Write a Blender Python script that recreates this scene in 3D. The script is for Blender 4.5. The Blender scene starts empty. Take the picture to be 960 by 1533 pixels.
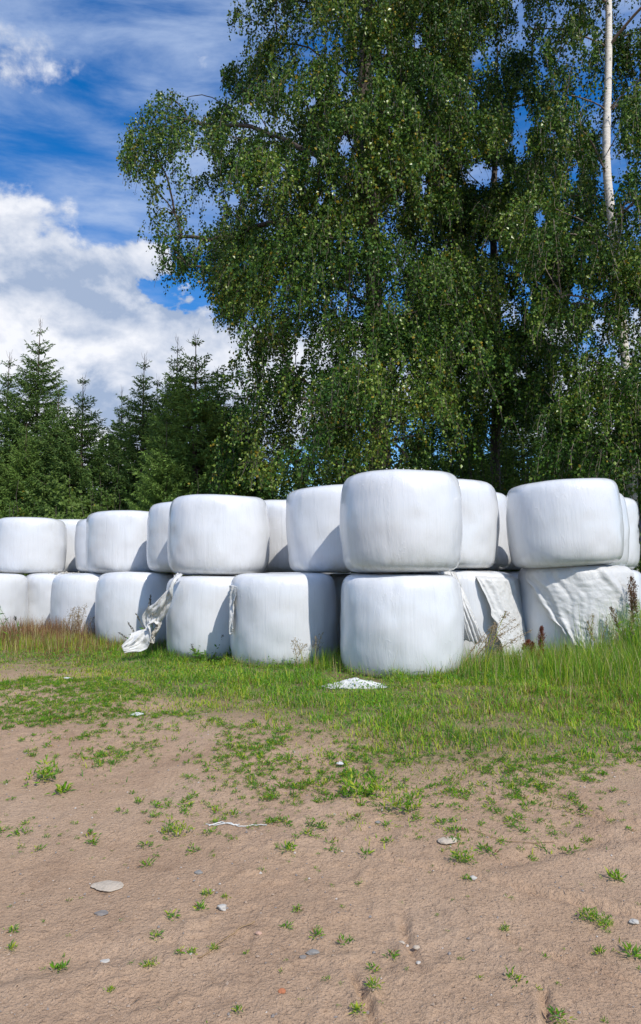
import bpy, math, random
import numpy as np
from math import radians as R, pi, sin, cos

# ------------------------------------------------------------------ camera, sky, sun, exposure
SC = bpy.context.scene
F_PX, CX, CY, HORIZON = 1100.0, 480.0, 766.5, 858.0     # measured in the 960 x 1533 photograph
CAM_Z = 1.15
PITCH = math.atan((HORIZON - CY) / F_PX)
cam_d = bpy.data.cameras.new('camera'); cam = bpy.data.objects.new('camera', cam_d)
SC.collection.objects.link(cam); SC.camera = cam
cam.location = (0, 0, CAM_Z); cam.rotation_euler = (pi / 2 + PITCH, 0, 0)
cam_d.sensor_fit = 'VERTICAL'; cam_d.sensor_height = 36; cam_d.lens = 36 * F_PX / 1533
cam_d.clip_start = 0.05; cam_d.clip_end = 3000

SUN_AZ, SUN_EL = 33.0, 47.0          # degrees right of straight behind the camera; elevation
sdir = (sin(R(SUN_AZ)) * cos(R(SUN_EL)), -cos(R(SUN_AZ)) * cos(R(SUN_EL)), sin(R(SUN_EL)))
sun_d = bpy.data.lights.new('sun', 'SUN'); sun = bpy.data.objects.new('sun', sun_d)
SC.collection.objects.link(sun)
sun_d.energy = 3.7; sun_d.angle = R(0.53); sun_d.color = (1.0, 0.955, 0.88)
import mathutils
sun.rotation_euler = mathutils.Vector(sdir).to_track_quat('Z', 'Y').to_euler()
sun.location = (8, -8, 12)

SC.view_settings.view_transform = 'Standard'; SC.view_settings.look = 'None'
SC.view_settings.gamma = 1; SC.view_settings.exposure = 0.16
SC.render.engine = 'CYCLES'
SC.cycles.use_denoising = True
SC.cycles.max_bounces = 6; SC.cycles.diffuse_bounces = 2; SC.cycles.glossy_bounces = 2
SC.cycles.transmission_bounces = 3; SC.cycles.transparent_max_bounces = 6
SC.cycles.sample_clamp_indirect = 4.0
SC.cycles.use_adaptive_sampling = False

world = bpy.data.worlds.new('World'); SC.world = world; world.use_nodes = True
W = world.node_tree; W.nodes.clear()
def wn(t, **k):
    n = W.nodes.new(t)
    for a, b in k.items(): setattr(n, a, b)
    return n
def wl(a, b): W.links.new(a, b)
def wmath(op, a, b=None, c=None, clamp=False):
    n = wn('ShaderNodeMath', operation=op); n.use_clamp = clamp
    for i, v in enumerate((a, b, c)):
        if v is None: continue
        if hasattr(v, 'links'): wl(v, n.inputs[i])
        else: n.inputs[i].default_value = v
    return n.outputs[0]
def wmap(v, a, b, c=0.0, d=1.0, interp='SMOOTHSTEP'):
    n = wn('ShaderNodeMapRange', interpolation_type=interp)
    wl(v, n.inputs['Value'])
    for k, q in zip(('From Min', 'From Max', 'To Min', 'To Max'), (a, b, c, d)): n.inputs[k].default_value = q
    return n.outputs['Result']
def wmix(f, a, b):
    n = wn('ShaderNodeMix', data_type='RGBA')
    if hasattr(f, 'links'): wl(f, n.inputs[0])
    else: n.inputs[0].default_value = f
    for i, v in ((6, a), (7, b)):
        if hasattr(v, 'links'): wl(v, n.inputs[i])
        else: n.inputs[i].default_value = v
    return n.outputs[2]
sky = wn('ShaderNodeTexSky', sky_type='NISHITA'); sky.sun_disc = False
sky.sun_elevation = R(SUN_EL); sky.sun_rotation = R(180 - SUN_AZ)   # sun towards -Y turned to +X
sky.air_density = 1.0; sky.dust_density = 0.2; sky.ozone_density = 2.2; sky.altitude = 100
hs = wn('ShaderNodeHueSaturation'); hs.inputs['Hue'].default_value = 0.508
hs.inputs['Saturation'].default_value = 1.45; hs.inputs['Value'].default_value = 1.0
wl(sky.outputs[0], hs.inputs['Color'])
tc = wn('ShaderNodeTexCoord'); sep = wn('ShaderNodeSeparateXYZ'); wl(tc.outputs['Generated'], sep.inputs[0])
az = wmath('MULTIPLY', wmath('ARCTAN2', sep.outputs[0], sep.outputs[1]), 180 / pi)     # degrees, 0 = ahead
el = wmath('MULTIPLY', wmath('ARCSINE', sep.outputs[2]), 180 / pi)
def wcomb(x, y, z=0.0):
    n = wn('ShaderNodeCombineXYZ')
    for i, v in enumerate((x, y, z)):
        if hasattr(v, 'links'): wl(v, n.inputs[i])
        else: n.inputs[i].default_value = v
    return n.outputs[0]
def wnoise(vec, scale, detail=6, rough=0.55, dist=0.0):
    n = wn('ShaderNodeTexNoise'); wl(vec, n.inputs['Vector'])
    n.inputs['Scale'].default_value = scale; n.inputs['Detail'].default_value = detail
    n.inputs['Roughness'].default_value = rough; n.inputs['Distortion'].default_value = dist
    return n.outputs[0]
azel = wcomb(wmath('MULTIPLY', az, 1.0), wmath('MULTIPLY', el, 1.35))
# cirrus: streaks laid nearly level, high up
cirv = wcomb(wmath('ADD', wmath('MULTIPLY', az, 0.30), wmath('MULTIPLY', el, 0.10)), wmath('SUBTRACT', wmath('MULTIPLY', el, 1.25), wmath('MULTIPLY', az, 0.10)))
c1 = wnoise(cirv, 0.20, 8, 0.60, 0.4)
c2 = wnoise(cirv, 0.075, 3, 0.5, 0.3)
cir = wmap(wmath('ADD', wmath('MULTIPLY', c1, 0.6), wmath('MULTIPLY', c2, 0.55)), 0.45, 0.76)
cir = wmath('MULTIPLY', cir, wmap(el, 12.0, 24.0))
cir = wmath('MULTIPLY', cir, 0.86)
# cumulus: bumps placed in the sky (azimuth, elevation, half widths, weight) plus billowy noise
def bump(a0, e0, wa, we, k, warp=None):
    dx = wmath('DIVIDE', wmath('SUBTRACT', az, a0), wa); dy = wmath('DIVIDE', wmath('SUBTRACT', el, e0), we)
    d = wmath('ADD', wmath('MULTIPLY', dx, dx), wmath('MULTIPLY', dy, dy))
    if warp is not None: d = wmath('ADD', d, warp)
    return wmath('MULTIPLY', wmap(d, 1.0, 0.0), k)
fld = None
n1 = wnoise(azel, 0.115, 9, 0.56, 0.25); wob = wmath('MULTIPLY', wmath('SUBTRACT', n1, 0.5), 5.0)
for b in ((-24, 20, 9.5, 9.5, 1.1), (-15, 18, 8, 7, .9), (-8, 14, 13, 6.5, 1.1), (-19, 12, 13, 7.5, 1.15), (-25.5, 34.2, 9.5, 3.0, .6),
          (-10, 22.5, 7, 3.2, .55), (4, 15, 12, 6, .9), (22, 14, 14, 7, .9), (-45, 18, 18, 12, 1.), (50, 20, 16, 9, .8),
          (95, 22, 25, 12, .9), (-100, 24, 30, 14, .9), (150, 30, 30, 12, .8), (-160, 20, 30, 12, .9), (-20, 9, 22, 7.0, .9), (-12.5, 21.8, 5.2, 2.6, -1.1), (-10, 23.6, 3.2, 3.0, -.7),
          (-15, 10.8, 3.6, 2.2, -.9)):
    o = bump(*b, wob if (b[4] < 0 or b[4] == .6) else None); fld = o if fld is None else wmath('ADD', fld, o)
n1 = wnoise(azel, 0.115, 9, 0.56, 0.25)
n3 = wnoise(azel, 0.40, 6, 0.6, 0.1)
dens = wmath('ADD', wmath('ADD', fld, wmath('MULTIPLY', wmath('SUBTRACT', n1, 0.5), 3.4)), wmath('MULTIPLY', wmath('SUBTRACT', n3, 0.5), 0.9))
cum = wmap(dens, 0.36, 0.80)
# billow light: the noise sampled a little towards the sun
azel2 = wcomb(wmath('ADD', wmath('MULTIPLY', az, 1.0), 0.9), wmath('ADD', wmath('MULTIPLY', el, 1.35), 1.6))
n2 = wnoise(azel2, 0.115, 9, 0.56, 0.25)
lit = wmap(wmath('SUBTRACT', n1, n2), -0.10, 0.13)
big = wmap(wnoise(azel, 0.062, 4, 0.5, 0.4), 0.38, 0.66)
lit = wmath('ADD', wmath('MULTIPLY', lit, 0.55), wmath('MULTIPLY', big, 0.45))
wob = wmath('MULTIPLY', wmath('SUBTRACT', n1, 0.5), 5.0)
for b in ((-20, 16.4, 22, 4.0, .62), (-22, 25, 9, 4.5, .25), (-17, 20.4, 20, 3.2, -.30), (-13.5, 12.6, 8, 3.6, -.35), (-21, 12.2, 6, 3.4, -.45)):
    lit = wmath('ADD', lit, bump(*b, wob))
lit = wmath('ADD', lit, wmath('MULTIPLY', wmath('SUBTRACT', n3, 0.5), 1.3), clamp=True)
ccol = wmix(lit, (2.3, 2.85, 3.9, 1), (5.9, 5.95, 6.2, 1))
skycol = wmix(cir, hs.outputs[0], (3.0, 3.75, 5.2, 1))
skycol = wmix(wmath('MULTIPLY', cum, 0.96), skycol, ccol)
skycol = wmix(wmap(el, 9.0, 1.0, 0.0, 0.9), skycol, (3.2, 3.8, 4.6, 1))
bg = wn('ShaderNodeBackground'); bg.inputs['Strength'].default_value = 0.15
wo = wn('ShaderNodeOutputWorld'); wl(skycol, bg.inputs[0]); wl(bg.outputs[0], wo.inputs[0])

# ------------------------------------------------------------------ helpers
rng = np.random.default_rng(7); random.seed(7)
COL = SC.collection.objects
ct, st = cos(PITCH), sin(PITCH)
def at(px, D, z=None, py=None):
    """world point that lies at photograph column px, world distance y = D, and height z (or row py)"""
    if z is None:
        k = (CY - py) / F_PX                       # k = yc/zc
        z = CAM_Z + D * (k * ct + st) / (ct - k * st)
    zc = D * ct + (z - CAM_Z) * st
    return np.array([(px - CX) / F_PX * zc, D, z])
def project(x, y, z):
    zc = y * ct + (z - CAM_Z) * st; yc = -y * st + (z - CAM_Z) * ct
    return CX + F_PX * x / zc, CY - F_PX * yc / zc

def _hash(ix, iy, iz, s):
    h = (ix.astype(np.int64) * 374761393 + iy.astype(np.int64) * 668265263 + iz.astype(np.int64) * 2147483647 + s * 974711) & 0xffffffff
    h = ((h ^ (h >> 13)) * 1274126177) & 0xffffffff
    h = (h ^ (h >> 16)) & 0xffffffff
    return h / 4294967295.0
def vnoise(x, y, z=None, s=0):
    x = np.asarray(x, float); y = np.asarray(y, float); z = np.zeros_like(x) if z is None else np.asarray(z, float)
    x0, y0, z0 = np.floor(x), np.floor(y), np.floor(z)
    fx, fy, fz = x - x0, y - y0, z - z0
    fx, fy, fz = (t * t * (3 - 2 * t) for t in (fx, fy, fz))
    o = 0
    for a in (0, 1):
        for b in (0, 1):
            for c in (0, 1):
                w = (fx if a else 1 - fx) * (fy if b else 1 - fy) * (fz if c else 1 - fz)
                o = o + w * _hash(x0 + a, y0 + b, z0 + c, s)
    return o * 2 - 1
def fbm(x, y, z=None, oct=4, s=0):
    o, a = 0, 1.0
    for i in range(oct):
        k = 2.03 ** i
        o = o + a * vnoise(x * k + 7.3 * i, y * k + 3.1 * i, None if z is None else z * k, s + i); a *= 0.5
    return o

def smooth(a, b, t):
    t = np.clip((t - a) / (b - a), 0, 1); return t * t * (3 - 2 * t)

def mesh_np(name, V, Fq, mats, mat_idx=None, smooth_shade=False):
    V = np.asarray(V, np.float32); Fq = np.asarray(Fq, np.int32)
    me = bpy.data.meshes.new(name); n, k = Fq.shape
    me.vertices.add(len(V)); me.vertices.foreach_set('co', V.ravel())
    me.loops.add(n * k); me.loops.foreach_set('vertex_index', Fq.ravel())
    me.polygons.add(n); me.polygons.foreach_set('loop_start', np.arange(n, dtype=np.int32) * k)
    for m in (mats if isinstance(mats, (list, tuple)) else [mats]): me.materials.append(m)
    if mat_idx is not None: me.polygons.foreach_set('material_index', np.asarray(mat_idx, np.int32))
    me.polygons.foreach_set('use_smooth', np.full(n, smooth_shade, bool))
    me.update(calc_edges=True); me.validate()
    return me
def obj(name, me, parent=None, loc=None):
    o = bpy.data.objects.new(name, me); COL.link(o)
    if loc is not None: o.location = loc
    if parent is not None: o.parent = parent
    return o
def tag(o, label=None, cat=None, group=None, kind=None):
    if label: o['label'] = label
    if cat: o['category'] = cat
    if group: o['group'] = group
    if kind: o['kind'] = kind
    return o
def copy_tree(o, loc, rotz=0, scale=1, **t):
    c = o.copy(); COL.link(c); c.location = loc; c.rotation_euler = (0, 0, rotz)
    c.scale = scale if hasattr(scale, '__len__') else (scale,) * 3
    for ch in [q for q in SC.objects if q.parent == o]:
        d = ch.copy(); COL.link(d); d.parent = c
    tag(c, **t); return c

def tubes(lines, sides=6):
    """lines: list of (pts Nx3, radii N) -> verts, quad faces"""
    V, Fs, base = [], [], 0
    ang = np.linspace(0, 2 * pi, sides, endpoint=False)
    for P, r in lines:
        P = np.asarray(P, float); r = np.asarray(r, float); n = len(P)
        T = np.gradient(P, axis=0); T /= np.linalg.norm(T, axis=1)[:, None] + 1e-9
        up = np.where(np.abs(T[:, 2:3]) > 0.9, np.array([[1., 0, 0]]), np.array([[0, 0, 1.]]))
        A = np.cross(T, up); A /= np.linalg.norm(A, axis=1)[:, None] + 1e-9
        B = np.cross(T, A)
        ring = P[:, None] + r[:, None, None] * (np.cos(ang)[None, :, None] * A[:, None] + np.sin(ang)[None, :, None] * B[:, None])
        V.append(ring.reshape(-1, 3))
        i = np.arange(n - 1)[:, None] * sides; j = np.arange(sides)[None]; j2 = (j + 1) % sides
        Fs.append(np.stack([i + j, i + j2, i + sides + j2, i + sides + j], -1).reshape(-1, 4) + base)
        base += n * sides
    return np.concatenate(V), np.concatenate(Fs)

def unit(v): return v / (np.linalg.norm(v, axis=-1, keepdims=True) + 1e-9)
def leaves(P, A, L, Wd, nrm=None, fold=0.12):
    n = len(P); A = unit(A)
    if nrm is None: nrm = rng.normal(size=(n, 3))
    S = unit(np.cross(A, nrm)); N = np.cross(S, A)
    L = np.broadcast_to(L, (n,))[:, None]; Wd = np.broadcast_to(Wd, (n,))[:, None]
    v = np.stack([P, P + A * L * .42 + S * Wd * .5 + N * L * fold, P + A * L, P + A * L * .42 - S * Wd * .5 + N * L * fold], 1)
    return v.reshape(-1, 3), np.arange(n * 4).reshape(-1, 4)

# ------------------------------------------------------------------ materials
def newmat(name):
    m = bpy.data.materials.new(name); m.use_nodes = True
    nt = m.node_tree; return m, nt, nt.nodes['Principled BSDF']
def N(nt, t, **k):
    n = nt.nodes.new(t)
    for a, b in k.items(): setattr(n, a, b)
    return n
def noise_node(nt, vec, scale, detail=4, rough=.55, dist=0.0):
    n = N(nt, 'ShaderNodeTexNoise'); n.inputs['Scale'].default_value = scale; n.inputs['Detail'].default_value = detail
    n.inputs['Roughness'].default_value = rough; n.inputs['Distortion'].default_value = dist
    if vec is not None: nt.links.new(vec, n.inputs['Vector'])
    return n.outputs[0]
def ramp(nt, fac, stops):
    n = N(nt, 'ShaderNodeValToRGB'); nt.links.new(fac, n.inputs[0])
    e = n.color_ramp.elements
    while len(e) < len(stops): e.new(0.5)
    for q, (p, c) in zip(e, stops):
        q.position = p; q.color = (*c, 1) if len(c) == 3 else c
    return n.outputs[0]
def coords(nt, which='Object', scale=(1, 1, 1)):
    t = N(nt, 'ShaderNodeTexCoord'); m = N(nt, 'ShaderNodeMapping'); nt.links.new(t.outputs[which], m.inputs[0])
    m.inputs['Scale'].default_value = scale; return m.outputs[0]
def mixc(nt, f, a, b, blend='MIX'):
    n = N(nt, 'ShaderNodeMix', data_type='RGBA', blend_type=blend)
    for i, v in ((0, f), (6, a), (7, b)):
        if hasattr(v, 'links'): nt.links.new(v, n.inputs[i])
        else: n.inputs[i].default_value = v if i == 0 or len(v) == 4 else (*v, 1)
    return n.outputs[2]
def bumpn(nt, h, strength, dist, nrm=None):
    b = N(nt, 'ShaderNodeBump'); b.inputs['Strength'].default_value = strength; b.inputs['Distance'].default_value = dist
    nt.links.new(h, b.inputs['Height'])
    if nrm is not None: nt.links.new(nrm, b.inputs['Normal'])
    return b.outputs[0]

def leaf_mat(name, col, trans=.35, rough=.45, tcol=None, spec=.16):
    m, nt, p = newmat(name)
    g = N(nt, 'ShaderNodeNewGeometry')
    v = noise_node(nt, coords(nt, 'Object'), 1.3, 3)
    c = mixc(nt, v, tuple(q * .72 for q in col), tuple(q * 1.3 for q in col))
    nt.links.new(c, p.inputs['Base Color']); p.inputs['Roughness'].default_value = rough
    p.inputs['Specular IOR Level'].default_value = spec
    t = N(nt, 'ShaderNodeBsdfTranslucent'); t.inputs[0].default_value = (*(tcol or (col[0] * 1.5, col[1] * 1.6, col[2] * .8)), 1)
    mx = N(nt, 'ShaderNodeMixShader'); mx.inputs[0].default_value = trans
    nt.links.new(p.outputs[0], mx.inputs[1]); nt.links.new(t.outputs[0], mx.inputs[2])
    nt.links.new(mx.outputs[0], nt.nodes['Material Output'].inputs[0]); return m
BIRCH = [leaf_mat('birch_leaf_green', (.072, .142, .018), .14), leaf_mat('birch_leaf_dark', (.028, .072, .013), .08),
         leaf_mat('birch_leaf_light', (.19, .26, .035), .16, .38, None, .5), leaf_mat('birch_leaf_yellow', (.34, .25, .03))]
SPRUCE = [leaf_mat('spruce_needle', (.085, .155, .040), .12, .5), leaf_mat('spruce_needle_light', (.155, .235, .060), .15, .5),
          leaf_mat('spruce_twig_bare', (.11, .085, .06), .0, .8)]
SPRUCE_Y = [leaf_mat('spruce_needle_fresh', (.13, .215, .048), .15, .5), leaf_mat('spruce_needle_bright', (.19, .29, .065), .15, .5), SPRUCE[2]]
BUSH = [leaf_mat('bush_leaf', (.09, .160, .034)), leaf_mat('bush_leaf_light', (.15, .22, .055)), leaf_mat('bush_leaf_yellow', (.30, .24, .04))]
GRASS = [leaf_mat('grass_green', (.17, .34, .022), .35, .5), leaf_mat('grass_yellow', (.38, .43, .045), .3, .55),
         leaf_mat('grass_straw', (.42, .35, .17), .2, .7), leaf_mat('grass_red', (.24, .125, .065), .15, .7), leaf_mat('grass_deep', (.095, .22, .036), .35, .5)]

def bark_mat(name, a, b, white=False):
    m, nt, p = newmat(name)
    if white:
        v = coords(nt, 'Object', (2.2, 2.2, 9)); n1_ = noise_node(nt, v, 2.2, 5, .6)
        n2_ = noise_node(nt, coords(nt, 'Object', (1, 1, .5)), 1.4, 3)
        f = N(nt, 'ShaderNodeMath', operation='ADD'); nt.links.new(n1_, f.inputs[0])
        k = N(nt, 'ShaderNodeMath', operation='MULTIPLY'); nt.links.new(n2_, k.inputs[0]); k.inputs[1].default_value = .55
        nt.links.new(k.outputs[0], f.inputs[1])
        c = ramp(nt, f.outputs[0], [(.0, b), (.47, b), (.55, a), (1, a)]); hh = f.outputs[0]
    else:
        hh = noise_node(nt, coords(nt, 'Object', (9, 9, 1.5)), 2, 6, .65); c = ramp(nt, hh, [(.3, b), (.7, a)])
    nt.links.new(c, p.inputs['Base Color']); p.inputs['Roughness'].default_value = .8
    nt.links.new(bumpn(nt, hh, .6, .03), p.inputs['Normal']); return m
M_BARK_W = bark_mat('birch_bark_white', (.80, .76, .70), (.05, .042, .036), True)
M_BARK_B = bark_mat('birch_bark_brown', (.13, .10, .08), (.035, .028, .022))
M_BARK_S = bark_mat('spruce_bark', (.16, .11, .08), (.06, .04, .03))

def film_mat(name, base=(.725, .735, .75), streak=True, patch=None, dirt=.25, rough=.33):
    m, nt, p = newmat(name)
    oi = N(nt, 'ShaderNodeObjectInfo')
    tco = N(nt, 'ShaderNodeTexCoord')
    va = N(nt, 'ShaderNodeVectorMath', operation='MULTIPLY_ADD'); nt.links.new(oi.outputs['Random'], va.inputs[0]); va.inputs[1].default_value = (37, 23, 11)
    nt.links.new(tco.outputs['Object'], va.inputs[2])
    def mp(s, rot=(0, 0, 0)):
        q = N(nt, 'ShaderNodeMapping'); nt.links.new(va.outputs[0], q.inputs[0]); q.inputs['Scale'].default_value = s
        q.inputs['Rotation'].default_value = rot; return q.outputs[0]
    lo = noise_node(nt, mp((2.2, 2.2, 1.4)), 1.0, 4)
    st_ = noise_node(nt, mp((13, 13, .9), (0.05, .03, 0)), 1.2, 5, .6, .35)
    fine = noise_node(nt, mp((46, 46, 2.2), (.03, -.05, 0)), 1.0, 4, .6, .2)
    c = mixc(nt, lo, tuple(q * .93 for q in base), base)
    if streak:
        d = ramp(nt, st_, [(.30, (.86, .86, .85)), (.45, (1, 1, 1))])
        c = mixc(nt, .55, c, d, 'MULTIPLY')
    # splash of soil near the foot and grey grime in patches
    sp = N(nt, 'ShaderNodeSeparateXYZ'); nt.links.new(tco.outputs['Object'], sp.inputs[0])
    g = noise_node(nt, mp((3, 3, 3)), 1.3, 8, .7)
    gm = ramp(nt, g, [(.52, (0, 0, 0)), (.75, (1, 1, 1))])
    k = N(nt, 'ShaderNodeMath', operation='MULTIPLY'); nt.links.new(gm, k.inputs[0]); k.inputs[1].default_value = dirt
    c = mixc(nt, k.outputs[0], c, (.52, .50, .44))
    zz_ = N(nt, 'ShaderNodeMapRange'); nt.links.new(sp.outputs[2], zz_.inputs[0]); zz_.inputs[1].default_value = -.34; zz_.inputs[2].default_value = -.60
    z2 = N(nt, 'ShaderNodeMath', operation='MULTIPLY'); nt.links.new(zz_.outputs[0], z2.inputs[0]); nt.links.new(ramp(nt, noise_node(nt, mp((5, 5, 2)), 1.5, 6, .7), [(.42, (0, 0, 0)), (.7, (.6, .6, .6))]), z2.inputs[1])
    c = mixc(nt, z2.outputs[0], c, (.30, .28, .18))
    if patch:       # greenish see-through spot where the film is thin, placed on the bale
        (ox, oy, oz), (sx, sz), col = patch
        q = N(nt, 'ShaderNodeVectorMath', operation='SUBTRACT'); nt.links.new(tco.outputs['Object'], q.inputs[0]); q.inputs[1].default_value = (ox, oy, oz)
        q2 = N(nt, 'ShaderNodeVectorMath', operation='DIVIDE'); nt.links.new(q.outputs[0], q2.inputs[0]); q2.inputs[1].default_value = (sx, 1.2, sz)
        ln = N(nt, 'ShaderNodeVectorMath', operation='LENGTH'); nt.links.new(q2.outputs[0], ln.inputs[0])
        f = ramp(nt, ln.outputs['Value'], [(.85, (1, 1, 1)), (1., (0, 0, 0))])
        kk = N(nt, 'ShaderNodeMath', operation='MULTIPLY'); nt.links.new(f, kk.inputs[0]); kk.inputs[1].default_value = .7
        c = mixc(nt, kk.outputs[0], c, col)
    nt.links.new(c, p.inputs['Base Color'])
    p.inputs['Roughness'].default_value = rough; p.inputs['Specular IOR Level'].default_value = .45
    p.inputs['Coat Weight'].default_value = .5; p.inputs['Coat Roughness'].default_value = .10
    b1 = bumpn(nt, st_, .38, .012); b2 = bumpn(nt, fine, .30, .004, b1); b3 = bumpn(nt, lo, .25, .03, b2)
    wr = noise_node(nt, mp((6.5, 6.5, .75), (.07, -.05, 0)), 1.1, 3, .5, 1.1)
    w1 = N(nt, 'ShaderNodeMath', operation='SUBTRACT'); nt.links.new(wr, w1.inputs[0]); w1.inputs[1].default_value = .52
    w2 = N(nt, 'ShaderNodeMath', operation='ABSOLUTE'); nt.links.new(w1.outputs[0], w2.inputs[0])
    wm = ramp(nt, w2.outputs[0], [(0, (1, 1, 1)), (.02, (0, 0, 0))])
    b3 = bumpn(nt, wm, .22, .005, b3)
    nt.links.new(b3, p.inputs['Normal']); return m
M_FILM = film_mat('white_wrap_film')
M_FILM_OLD = film_mat('white_wrap_film_dusty', (.74, .74, .74), dirt=.5, rough=.42)
M_FILM_PATCH = film_mat('white_wrap_film_green_spot', patch=((.08, -.66, -.14), (.46, .42), (.42, .55, .36)))

def sheet_mat(name, base=(.76, .755, .735)):
    m, nt, p = newmat(name)
    a = noise_node(nt, coords(nt, 'Object'), 9, 6, .62, .6); b = noise_node(nt, coords(nt, 'Object'), 34, 4, .6, .5)
    c = ramp(nt, a, [(.25, tuple(q * .9 for q in base)), (.5, base)])
    nt.links.new(c, p.inputs['Base Color']); p.inputs['Roughness'].default_value = .4
    b1 = bumpn(nt, a, .6, .02); nt.links.new(bumpn(nt, b, .6, .01, b1), p.inputs['Normal'])
    t = N(nt, 'ShaderNodeBsdfTranslucent'); t.inputs[0].default_value = (*base, 1)
    mx = N(nt, 'ShaderNodeMixShader'); mx.inputs[0].default_value = .22
    nt.links.new(p.outputs[0], mx.inputs[1]); nt.links.new(t.outputs[0], mx.inputs[2])
    nt.links.new(mx.outputs[0], nt.nodes['Material Output'].inputs[0]); return m
M_SHEET = sheet_mat('loose_film'); M_SHEET_D = sheet_mat('loose_film_soiled', (.62, .58, .50))
def plain(name, col, rough=.8, bump_s=0, sc=20, var=.25):
    m, nt, p = newmat(name); a = noise_node(nt, coords(nt, 'Object'), sc, 5, .6)
    c = mixc(nt, a, tuple(q * (1 - var) for q in col), tuple(min(1, q * (1 + var)) for q in col)); nt.links.new(c, p.inputs['Base Color'])
    p.inputs['Roughness'].default_value = rough; p.inputs['Specular IOR Level'].default_value = .12
    if bump_s: nt.links.new(bumpn(nt, a, .8, bump_s), p.inputs['Normal'])
    return m

# ------------------------------------------------------------------ the ground
def gbase(x, y):
    return -0.30 * (1 - smooth(1.5, 7.5, y))
def ggrass(px, py):
    """1 where the verge is closed grass, falling to 0 on the bare sand; px,py in photograph pixels"""
    yb = np.interp(px, [-900, 0, 100, 200, 300, 400, 480, 560, 640, 960, 1900], [1008, 1010, 1018, 1042, 1072, 1090, 1118, 1142, 1150, 1142, 1130])
    return yb
def ground_z(x, y, detail=True):
    x = np.asarray(x, float); y = np.asarray(y, float)
    near = 1 - smooth(9, 16, y)
    z = gbase(x, y) + 0.035 * fbm(x * .55, y * .55, oct=3, s=11) * (.4 + .6 * smooth(2, 6, y))
    z = z + 0.10 * np.exp(-((x - 5.2) / 1.6) ** 2) * smooth(6.5, 9, y) * near
    if detail:
        # churned sand: soft hollows, crumbs, a few tyre ruts running up to the right
        z = z + near * (0.010 * fbm(x * 3.1, y * 3.1, oct=3, s=3))
        cr = np.clip(fbm(x * 17, y * 17, oct=3, s=5), -.2, 1.5)
        amp = .35 + .9 * smooth(-.3, .5, fbm(x * 1.1, y * 1.1, oct=2, s=19))
        z = z + near * 0.0080 * cr * amp
        q_ = smooth(-.2, 1.0, x) * smooth(4.6, 3.4, y)
        z = z - near * q_ * .010 * np.clip(np.abs(fbm((x * .52 - y * .85) * 1.5, (x * .85 + y * .52) * 8.5, oct=3, s=71)) - .12, 0, .8)
        for (x0, y0, ang, w, dpt, ln) in ((.95, 3.3, 150, .026, .014, 1.0), (1.55, 3.0, 150, .022, .011, .9), (1.2, 2.6, 147, .016, .010, .5), (1.7, 3.45, 155, .018, .010, .6), (.9, 2.85, 152, .012, .009, .4), (.35, 2.95, 95, .018, .014, .2),
                                          (.12, 2.6, 102, .016, .02, .15), (1.75, 4.0, 148, .03, .012, 1.0), (.75, 2.5, 80, .015, .02, .14), (-.9, 2.8, 20, .05, .008, .5), (1.25, 3.75, 20, .05, .012, .5)):
            c_, s_ = cos(R(ang)), sin(R(ang)); dx, dy = x - x0, y - y0
            u = dx * c_ + dy * s_; v = -dx * s_ + dy * c_ + .03 * vnoise(u * 3, u * 0, s=int(abs(x0 * 100)))
            m = np.exp(-(u / ln) ** 4)
            z = z - m * dpt * np.exp(-(v / w) ** 2) + m * dpt * .55 * np.exp(-((np.abs(v) - 2 * w) / w) ** 2)
            z = z - m * dpt * .35 * np.exp(-(v / (w * 1.5)) ** 2) * (np.sin(u * 75 + v * 60) > 0)
    return z
def nonuni(parts):
    out = []
    for a, b, n in parts: out.append(np.linspace(a, b, n, endpoint=False))
    return np.concatenate(out + [[parts[-1][1]]])
gx = nonuni([(-600, -80, 10), (-80, -16, 30), (-16, -4, 110), (-4, -2.2, 75), (-2.2, 2.4, 330), (2.4, 4, 70), (4, 16, 110), (16, 80, 30), (80, 600, 10)])
gy = nonuni([(-500, -30, 8), (-30, 0, 20), (0, 2.0, 40), (2.0, 4.6, 215), (4.6, 7, 110), (7, 17, 130), (17, 60, 40), (60, 900, 20)])
GX, GY = np.meshgrid(gx, gy)
GZ = ground_z(GX, GY)
V = np.stack([GX, GY, GZ], -1).reshape(-1, 3)
nx, ny = len(gx), len(gy)
i = (np.arange(ny - 1)[:, None] * nx + np.arange(nx - 1)[None]).ravel()
Fg = np.stack([i, i + 1, i + nx + 1, i + nx], 1)
m, nt, p = newmat('sandy_ground')
vo = coords(nt, 'Object')
a = noise_node(nt, vo, .9, 5, .6); b = noise_node(nt, vo, 14, 6, .7); c = noise_node(nt, vo, 90, 3, .6)
base = ramp(nt, a, [(.3, (.44, .292, .188)), (.5, (.50, .340, .222)), (.72, (.535, .378, .258))])
base = mixc(nt, .55, base, ramp(nt, noise_node(nt, vo, 2.6, 6, .65, .5), [(.32, (.78, .74, .72)), (.5, (1, 1, 1)), (.68, (1.0, .99, .97))]), 'MULTIPLY')
base = mixc(nt, .4, base, ramp(nt, b, [(.25, (.62, .58, .55)), (.48, (1, 1, 1)), (.75, (1.0, 1.0, 1.0))]), 'MULTIPLY')
base = mixc(nt, .5, base, ramp(nt, c, [(.3, (.65, .62, .60)), (.5, (1, 1, 1)), (.72, (1, 1, 1))]), 'MULTIPLY')
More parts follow.
